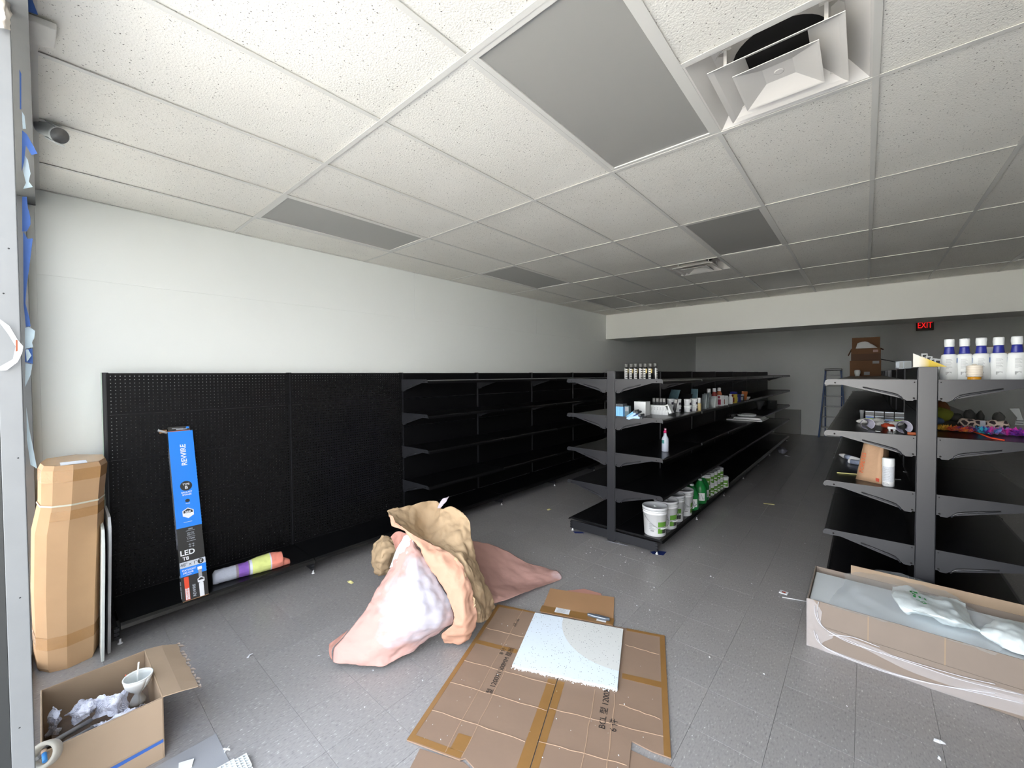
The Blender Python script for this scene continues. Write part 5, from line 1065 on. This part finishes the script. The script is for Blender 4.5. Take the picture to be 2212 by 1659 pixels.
paper('rosin_sheet', 'pink rosin paper with a whitish middle sloping to the floor', [
    [(872, 1160, 2.85), (878, 1156, 2.85), (885, 1158, 2.83), (892, 1163, 2.80)],
    [(842, 1226, 2.72), (868, 1210, 2.68), (896, 1190, 2.68), (922, 1205, 2.70)],
    [(806, 1282, 2.62), (850, 1270, 2.55), (900, 1250, 2.52), (950, 1256, 2.62)],
    [(791, 1313, 2.55), (845, 1320, 2.46), (910, 1310, 2.43), (976, 1306, 2.58)],
    [(752, 1362, 2.48), (820, 1375, 2.395), (900, 1358, 2.40), (982, 1346, 2.57)],
    [(720, 1400, 2.43), (790, 1420, 2.365), (865, 1403, 2.42), (962, 1358, 2.575)],
    [(718, 1430, 2.40), (797, 1441, 2.365), (850, 1430, 2.405), (942, 1374, 2.57)]], PNK, 9, .010, 8, 3)
paper('rosin_sheet', 'pink rosin paper tongue trailing on the floor behind the heap', [
    [(1018, 1168, 3.5), (1072, 1179, 3.65), (1133, 1212, 3.60), (1195, 1230, 3.56)],
    [(1026, 1210, 3.35), (1080, 1222, 3.45), (1138, 1238, 3.45), (1206, 1236, 3.50)],
    [(1046, 1262, 3.12), (1085, 1262, 3.25), (1140, 1262, 3.33), (1214, 1246, 3.44)],
    [(1066, 1304, 2.97), (1100, 1292, 3.04), (1150, 1273, 3.21), (1211, 1252, 3.41)]], PNK2, 9, .007, 5, 7)
paper('kraft_scrap', 'crumpled pale kraft bag end on the wall side of the heap', [
    [(824, 1156, 3.30), (836, 1157, 3.28), (848, 1166, 3.25)], [(806, 1179, 3.30), (830, 1182, 3.12), (862, 1184, 3.18)], [(800, 1213, 3.28), (822, 1210, 3.08), (850, 1207, 3.18)],
    [(806, 1236, 3.30), (822, 1236, 3.18), (844, 1236, 3.22)], [(815, 1247, 3.40), (822, 1248, 3.38), (836, 1244, 3.38)]], TAN, 8, .014, 9, 4)
paper('rosin_scrap', 'small pink rosin flap behind the whitish sheet', [
    [(844, 1160, 3.0), (858, 1148, 3.02), (882, 1154, 2.95)], [(850, 1172, 2.98), (862, 1166, 3.0), (880, 1168, 2.92)], [(856, 1190, 2.96), (862, 1188, 2.97), (866, 1184, 2.92)]], PINKB, 6, .008, 10, 8)
paper('white_flap', 'bluish white paper flap at the top edge of the pink sheet', [
    [(872, 1158, 2.84), (882, 1155, 2.83), (891, 1162, 2.79)], [(852, 1196, 2.77), (872, 1190, 2.73), (890, 1186, 2.72)], [(840, 1226, 2.725), (848, 1222, 2.71), (856, 1214, 2.70)]], mat('blue_white_paper', (208, 216, 230), .7), 6, .006, 9, 6)
paper('kraft_tip', 'grey paper tip sticking up from the kraft peak', [
    [(945, 1098, 3.1), (952, 1097, 3.1), (959, 1090, 3.1)], [(949, 1088, 3.11), (957, 1085, 3.11), (964, 1084, 3.11)], [(957, 1077, 3.12), (964, 1075, 3.12), (970, 1072, 3.13)]], mat('grey_paper', (168, 160, 168), .7), 5, .008, 14, 2)
P = dd([[(752, 1360, 2.485), (745, 1366, 2.51), (728, 1380, 2.51)], [(735, 1382, 2.455), (722, 1388, 2.48), (713, 1390, 2.48)], [(718, 1402, 2.42), (712, 1402, 2.45), (710, 1394, 2.465)], [(718, 1426, 2.405), (712, 1416, 2.43), (711, 1400, 2.45)]])
G = sheet(P, 6, .003, 9, 1, pin=.0015); tag(MB().grid(G).build('rolled_edge', PINKB, None, G[-1][0], solid=.001), 'curled brown under-edge of the pink sheet at its floor corner', 'paper', 'sheets of the paper heap')
# pink scrap under the flap of the flattened carton
q = [onz(*p) for p in ((1225, 1276, .002), (1262, 1272, .002), (1298, 1282, .002), (1302, 1290, .002), (1230, 1284, .002))]; tag(MB().prism([(p.x, p.y) for p in q], .001, .003, 'z').build('rosin_scrap', PINKB, None, (q[0].x, q[0].y, 0)), 'pink paper scrap peeping out behind the small cardboard flap', 'paper')

# ================================================================ long film-wrapped cartons on the right
LX0, LX1, LY0, LY1 = -.262, 1.5, 3.135, 3.705
t = thing('long_carton', 'lower long pale carton of the film-wrapped pair on the floor', 'box', (LX0, LY0, 0), 0, 'long cartons wrapped in film')
carton(t, 0, LX1-LX0, 0, LY1-LY0, .001, .149, KRAFTL, top=True)
t2 = thing('long_carton', 'upper long pale carton of the film-wrapped pair, open on white foam', 'box', (LX0, LY0, .150), 0, 'long cartons wrapped in film')
carton(t2, 0, LX1-LX0, 0, LY1-LY0, 0, .150, KRAFTL)
for xx in (.29, .60): MB().box(xx-.003, xx+.003, -.0006, .0002, .0, .150).build('crease', KRAFTG, t2)
MB().box(.20, LX1-LX0, LY1-LY0-.002, LY1-LY0+.003, .10, .215).build('back_flap', KRAFTG, t2)
tag(MB().box(LX0+.008, LX1-.01, LY0+.008, LY1-.06, .165, .282).build('foam_slab', FOAM, None, (LX0, LY0, .165), bevel=.006), 'white foam slab filling the upper long carton', 'foam')
# stretch film
fm = thing('stretch_film', 'torn clear stretch film wrapped round the long cartons', 'film', (LX0, LY0, 0)); O3 = (LX0, LY0, 0)
def yf(px, py, off=.006): return ony(px, py, LY0-off)
G = [[yf(1742, 1292), yf(1757, 1296), yf(1768, 1310), yf(1776, 1322)], [yf(1742, 1318), yf(1754, 1322), yf(1763, 1335), yf(1775, 1352)], [yf(1742, 1345), yf(1756, 1352), yf(1772, 1368), yf(1800, 1376)], [yf(1742, 1370), yf(1754, 1374), yf(1766, 1384), yf(1776, 1392)], [yf(1742, 1394), yf(1760, 1399), yf(1790, 1412), yf(1830, 1420)]]
MB().grid(sheet(G, 6, .003, 30, 2)).build('film', FILM2, fm, org=O3)
G = [[yf(1790, 1362), yf(1880, 1395), yf(1960, 1428), yf(2050, 1458), yf(2130, 1478), yf(2212, 1500)], [yf(1800, 1368), yf(1880, 1408), yf(1960, 1448), yf(2050, 1480), yf(2130, 1502), yf(2212, 1524)]]
MB().grid(sheet(G, 6, .003, 20, 4)).build('film', FILM2, fm, org=O3)
G = [[yf(1770, 1395), yf(1860, 1428), yf(1960, 1462), yf(2060, 1484), yf(2130, 1490), yf(2212, 1512)], [yf(1790, 1412), yf(1870, 1440), yf(1960, 1476), yf(2060, 1508), yf(2130, 1525), yf(2212, 1548)]]
MB().grid(sheet(G, 6, .004, 20, 5)).build('film', FILM2, fm, org=O3)
STR = mat('bundled_film', (232, 232, 238), .3, alpha=.7); b = MB()
for cv in (((1760, 1308), (1762, 1330), (1775, 1352), (1805, 1372), (1860, 1395), (1905, 1412)), ((1768, 1300), (1766, 1330), (1782, 1358), (1830, 1386), (1900, 1410), (1990, 1440), (2080, 1470), (2212, 1502)), ((1758, 1362), (1766, 1384), (1790, 1402), (1850, 1428), (1930, 1455), (2030, 1480), (2150, 1498)), ((1790, 1372), (1840, 1376), (1900, 1398)),
           ((1764, 1370), (1776, 1394), (1820, 1418), (1900, 1448), (1990, 1472), (2090, 1492), (2212, 1520)), ((1900, 1408), (1990, 1436), (2080, 1462), (2150, 1478))):
    pts = [yf(x, y, .009) for x, y in cv]; pts = refine([pts, pts], 5)[0]; b.tube(pts, .0022, 5)
b.build('film_strand', STR, fm, org=O3)
G = sheet(zz([[(1822, 1238, .31), (1870, 1231, .34), (1920, 1232, .355), (1985, 1250, .35), (2050, 1280, .34), (2100, 1312, .33), (2170, 1345, .32)], [(1826, 1255, .305), (1880, 1252, .345), (1932, 1262, .34), (1995, 1282, .335), (2060, 1305, .33), (2125, 1332, .325), (2190, 1366, .315)], [(1806, 1276, .300), (1858, 1284, .33), (1920, 1292, .325), (1980, 1308, .32), (2050, 1330, .32), (2115, 1350, .31), (2190, 1385, .305)], [(1786, 1304, .302), (1850, 1326, .303), (1920, 1344, .304), (1965, 1354, .304), (2010, 1368, .304), (2070, 1386, .304), (2150, 1412, .303)]]), 7, .012, 8, 6)
tag(MB().grid(G).build('clear_film_sheet', FILM, None, G[-1][0]), 'loose clear plastic film draped over the foam of the upper carton', 'film')
BAGW = mat('white_carrier_bag', (222, 232, 234), .35, spec=.5, bump=(30, .25, .004))
G = sheet(zz([[(1928, 1266, .315), (1965, 1266, .325), (2000, 1284, .335), (2050, 1290, .34), (2085, 1306, .325)], [(1925, 1283, .33), (1972, 1293, .365), (2020, 1304, .37), (2065, 1315, .37), (2100, 1340, .33)], [(1940, 1308, .32), (1985, 1322, .355), (2030, 1332, .375), (2075, 1345, .36), (2116, 1362, .315)], [(1958, 1328, .296), (1992, 1330, .305), (2035, 1347, .300), (2080, 1360, .297), (2122, 1368, .294)]]), 8, .014, 11, 2, pin=.291)
w = tag(MB().grid(G).build('carrier_bag', BAGW, None, G[-1][0]), 'crumpled white carrier bag with green print on the foam slab', 'bag', 'white carrier bags on the foam')
GI = col('green_ink', (40, 140, 70), rough=.6); b = MB(); random.seed(21)
n_r, n_c = len(G), len(G[0])
for i, j in ((4, 8), (5, 9), (6, 9), (4, 10), (5, 11), (6, 11), (7, 10), (7, 12), (8, 11), (3, 9), (8, 13), (6, 13), (9, 12)):
    p = G[i][j]; nn = (G[i][j+1]-G[i][j-1]).cross(G[i+1][j]-G[i-1][j]).normalized(); nn = nn if nn.z > 0 else -nn
    a, c = (G[i][j+1]-p)*random.uniform(.4, .9), (G[i+1][j]-p)*random.uniform(.15, .35); q = p+nn*.003; b.add([q-a-c, q+a-c, q+a+c*1.4, q-a+c], [(0, 1, 2, 3)])
b.build('green_print', GI, w, org=G[-1][0])
G = sheet(zz([[(2120, 1352, .31), (2150, 1338, .34), (2190, 1338, .35), (2240, 1350, .33)], [(2116, 1364, .31), (2160, 1356, .36), (2200, 1358, .37), (2250, 1370, .34)], [(2135, 1382, .295), (2170, 1382, .34), (2210, 1385, .36), (2255, 1395, .33)], [(2170, 1402, .292), (2195, 1410, .295), (2225, 1420, .295), (2260, 1430, .292)]]), 8, .012, 11, 9, pin=.291)
tag(MB().grid(G).build('carrier_bag', BAGW, None, G[-1][0]), 'second white carrier bag, at the picture edge on the foam slab', 'bag', 'white carrier bags on the foam')

# ================================================================ storefront bits: tape, torn paper, camera
def strip(pts, m_, lab, name, cat, grp, X=-2.06, k=0):
    P = [onx(x, y, X) for x, y in pts]; b = MB().prism([(p.y, p.z) for p in P], X-.0008, X+.0008, 'x')
    o = b.build(name, m_, None, (X, P[0].y, P[0].z)); return tag(o, lab, cat, grp)
BT = [((25, 0), (70, 0), (82, 32), (60, 25), (56, 40), (40, 28)), ((42, 150), (46, 160), (46, 236), (43, 236)), ((48, 282), (58, 290), (81, 332), (68, 335), (56, 314), (52, 350), (47, 370)), ((48, 425), (58, 425), (60, 448), (66, 470), (66, 485), (58, 500), (48, 500)), ((50, 500), (60, 516), (71, 515), (63, 580), (58, 612), (55, 655), (64, 690), (66, 705), (56, 706), (51, 660)), ((54, 755), (70, 752), (71, 786), (54, 782))]
BL = ['torn blue tape end stuck at the very top of the storefront post', 'thin blue tape sliver on the post edge below the white plate', 'pointed blue tape tail hanging below the security camera', 'crumpled blue tape wad under the torn white strip, upper post', 'long twisted blue tape strip running down the post', 'short blue tape patch between two white paper shreds']
for k, p in enumerate(BT): strip(p, BLUE, BL[k], 'tape_strip', 'tape', 'blue tape remnants on the storefront post', -2.062-.003*k)
WT = [((47, 240), (53, 250), (56, 278), (49, 278)), ((50, 330), (60, 345), (66, 375), (62, 392), (71, 404), (50, 408), (56, 395), (50, 370)), ((54, 708), (63, 706), (76, 715), (74, 730), (69, 740), (72, 750), (54, 753)), ((55, 755), (61, 755), (68, 768), (58, 782)), ((55, 785), (70, 787), (66, 810), (58, 828), (54, 836)), ((57, 880), (63, 925), (70, 960), (80, 1012), (66, 1004), (58, 950))]
WLb = ['small white paper shred beside the security camera', 'torn white paper shred above the long blue strip', 'largest pale paper shred halfway up the storefront post', 'tiny white paper shred over the short blue patch', 'pale paper shred tapering below the short blue patch', 'thin white paper strip low on the post by the tall carton']
PS = mat('masking_paper', (206, 226, 236), .7)
for k, p in enumerate(WT): strip(p, PS, WLb[k], 'paper_shred', 'paper', 'paper shreds on the storefront post', -2.085-.003*k if k != 3 else -2.055)
P = [onx(x, y, -1.985) for x, y in ((0, 690), (20, 704), (38, 734), (50, 748), (48, 762), (38, 782), (14, 800), (0, 800), (0, 792), (28, 776), (34, 748), (18, 722), (0, 698))]
t = thing('torn_film', 'torn clear tape loop with rust streak stuck on the storefront post', 'tape', P[0]); MB().prism([(p.y, p.z) for p in P], -1.986, -1.984, 'x').build('film', mat('milky_tape2', (226, 224, 220), .3, alpha=.55), t, org=P[0])
q = [onx(x, y, -1.984) for x, y in ((34, 734), (38, 735), (38, 758), (34, 760))]; MB().prism([(p.y, p.z) for p in q], -1.9845, -1.9832, 'x').build('rust_streak', col('rust', (120, 64, 40), rough=.9), t, org=P[0])
G = [[onx(x, y, -1.985+dx) for x, y, dx in r] for r in (((-5, -8, 0), (10, -8, .01), (22, -6, 0)), ((-5, 30, .01), (12, 28, .02), (23, 30, 0)), ((-5, 60, 0), (10, 62, .01), (25, 66, 0)))]
tag(MB().grid(sheet(G, 6, .006, 40, 3)).build('foil_tape', mat('foil', (190, 184, 176), .3, metal=.5), None, G[2][0]), 'crinkled silvery tape wad at the top of the storefront post', 'tape')
a, c, m0 = ond(92, 273, 2.02), ond(129, 293, 2.005), ond(64, 260, 2.10); t = thing('security_camera', 'white bullet security camera under the ceiling at the storefront', 'camera', m0)
d_ = (c-a); T = Matrix.Translation(a-m0) @ d_.to_track_quat('Z', 'Y').to_matrix().to_4x4(); ln = d_.length
MB().lathe([(.02, -.004), (.034, .0), (.0375, .008), (.0375, ln-.012), (.0385, ln-.010), (.0385, ln)], 28, T).build('body', CARD, t); MB().lathe([(.036, ln-.002), (.036, ln+.002), (.020, ln+.002), (.020, ln+.006), (0, ln+.006)], 28, T).build('front_glass', col('camera_grey', (126, 126, 126), rough=.25), t)
MB().prism([(-.042, .6*ln), (-.042, ln+.022), (-.034, ln+.022), (-.034, .6*ln)], -.022, .022, 'x', 0, T).build('sun_hood', CARD, t, bevel=.003)
MB().tube([Vector((0, 0, 0)), (a-m0)*.6, a-m0+d_*.12], [.016, .012, .012], 12).build('arm', CARD, t); MB().lathe([(.035, 0), (.035, .012), (.02, .02), (0, .02)], 24, Matrix.Rotation(R(-90), 4, 'X') @ Matrix.Translation((0, 0, -.012))).build('base', CARD, t)
p = [ond(56, 256, 2.08), ond(75, 252, 2.02), ond(95, 258, 1.98), ond(118, 273, 1.94)]; MB().tube([v-m0 for v in p], .0025, 6).build('cable', GREY, t)
P4 = [onz(x, y, 2.945) for x, y in ((60, 38), (123, 62), (118, 102), (58, 90))]; cen = sum(P4, Vector())/4
tag(MB().prism([(p.x, p.y) for p in P4], 2.938, 2.962, 'z').build('cover_plate', mat('crinkled_white', (216, 214, 208), .6, bump=(40, .5, .006)), None, cen, bevel=.003), 'square white cover plate on the ceiling at the storefront post', 'cover plate')

# ================================================================ litter on the floor
YEL = col('yellow_scrap', (206, 200, 140), rough=.7)
for k, (px, py, m_, sz, lab) in enumerate(((757, 1258, YEL, .035, 'folded yellowish paper scrap between the wall shelving and the paper heap'), (1186, 1101, YEL, .035, 'yellowish paper scrap on the aisle floor beside the middle gondola'), (1661, 1089, YEL, .06, 'long pale wood splinter on the floor of the right aisle'), (1671, 1003, col('lilac_scrap', (120, 124, 160), rough=.7), .035, 'small bluish ball of paper in the far right aisle'),
        (540, 1417, PAPERW, .022, 'tiny white twisted paper bit on a tile joint'), (2029, 1603, PAPERW, .022, 'white torn paper fleck near the lower right, upper one'), (2029, 1638, PAPERW, .016, 'white paper fleck below the upper one near the lower right'), (1700, 986, PAPERW, .06, 'white paper scrap at the far foot of the middle gondola'), (688, 1417, PAPERW, .008, 'white crumb beside the corner of the pink sheet'))):
    q = onz(px, py, 0); s = sz; zt_ = .35*s; b = MB(); a = k*1.3
    if k == 2: b.prism([(-s, -.008), (s, -.014), (s, .010), (-s, .012)], 0, .006, 'z', 0, Matrix.Rotation(R(20), 4, 'Z'))
    else: b.add([(-s, -s*.3, 0), (-.1*s, -s*.5, 0), (s*.2, s*.2, zt_), (-s*.7, s*.4, zt_*.5), (s, -s*.2, .0), (s*.9, s*.4, .001), (0, -.1*s, zt_*1.1)], [(0, 1, 6, 3), (1, 4, 2, 6), (4, 5, 2), (6, 2, 3)], 0, False, Matrix.Rotation(a, 4, 'Z'))
    o = b.build('paper_scrap', m_, None, solid=.0008 if k != 2 else 0); o.location = (q.x, q.y, .001); tag(o, lab, 'scrap')
G = sheet(zz([[(1678, 966, .02), (1690, 964, .10), (1702, 974, .02)], [(1680, 972, .06), (1690, 970, .12), (1704, 974, .05)], [(1682, 978, .01), (1690, 980, .02), (1700, 978, .01)]]), 6, .02, 9, 2, pin=.001); tag(MB().grid(G).build('plastic_wad', mat('grey_plastic_wad', (170, 170, 182), .5), None, G[-1][0]), 'crumpled grey plastic wad under the far end of the middle gondola', 'plastic')
q = onz(1693, 1281, 0); t = thing('tag', 'white tag with red print and thin stick on the floor by the long cartons', 'tag', (q.x, q.y, 0)); MB().prism([(-.03, -.02), (.025, -.025), (.03, .02), (-.025, .03)], .001, .006, 'z').build('card', PAPERW, t); MB().box(-.012, .012, -.01, .012, .006, .0065).build('print', col('red_ink', (0, 0, 0)), t); p, c = onz(1690, 1290, .004), onz(1742, 1299, .004); MB().tube([p-Vector((q.x, q.y, 0)), c-Vector((q.x, q.y, 0))], .003, 6).build('stick', PAPERW, t)
for k, (pts, lab) in enumerate((((( 1238, 1148), (1258, 1149), (1262, 1152), (1242, 1152)), 'navy tape patch under the aisle-side front foot of the middle gondola, wall side'), (((1404, 1192), (1420, 1190), (1440, 1192), (1433, 1200), (1410, 1197)), 'navy tape patch under the front foot of the middle gondola near the pails'))):
    q = [onz(x, y, 0) for x, y in pts]; tag(MB().prism([(p.x, p.y) for p in q][::1], .0003, .0012, 'z').build('floor_tape', NAVY, None, (q[0].x, q[0].y, 0)), lab, 'tape', 'navy tape on the floor')
p, c = onz(1312, 1168, .004), onz(1356, 1178, .004); b = MB(); b.box(0, (c-p).length, -.008, .008, 0, .003); [b.box(.02+.016*k, .028+.016*k, -.004, .004, .003, .0055) for k in range(10)]; o = b.build('metal_strip', mat('zinc_strip', (150, 152, 160), .4, metal=.6), None); o.location = (p.x, p.y, .0008); o.rotation_euler = (0, 0, math.atan2(c.y-p.y, c.x-p.x)); tag(o, 'slotted zinc strip on the floor at the middle gondola post', 'strip')
b = MB(); random.seed(33); c_ = 0
while c_ < 420:
    x, y = random.uniform(-3.4, 1.6), random.uniform(.9, 9)
    if random.random() > (1.0 if math.hypot(x+1.4, y-3.3) < .8 else .22 if y < 4.5 else .12): continue
    if LX0-.02 < x < LX1 and LY0-.02 < y < LY1: continue
    r_ = random.choice((.002, .0025, .003, .004, .006)); b.add([(x-r_, y, .0002), (x+r_, y-r_*.6, .0002), (x+r_*.3, y+r_, .0002), (x, y, r_*.9)], [(0, 1, 3), (1, 2, 3), (2, 0, 3)]); c_ += 1
o = b.build('crumbs', PAPERW, None); o['kind'] = 'stuff'; tag(o, 'white plaster crumbs scattered over the vinyl floor', 'crumbs'); o['kind'] = 'stuff'
b = MB()
for w_, d_ in [(random.uniform(.03, 1.15), random.uniform(.05, 1.2)) for _ in range(60)]: p = FA+Fw*w_+Fd*d_; r_ = random.choice((.0015, .002, .0025, .004)); b.add([(p.x-r_, p.y, .0101), (p.x+r_, p.y-r_*.6, .0101), (p.x+r_*.3, p.y+r_, .0101), (p.x, p.y, .0101+r_)], [(0, 1, 3), (1, 2, 3), (2, 0, 3)])
o = b.build('tile_crumbs', CARD, None); tag(o, 'white ceiling-tile crumbs scattered over the flattened carton', 'crumbs'); o['kind'] = 'stuff'
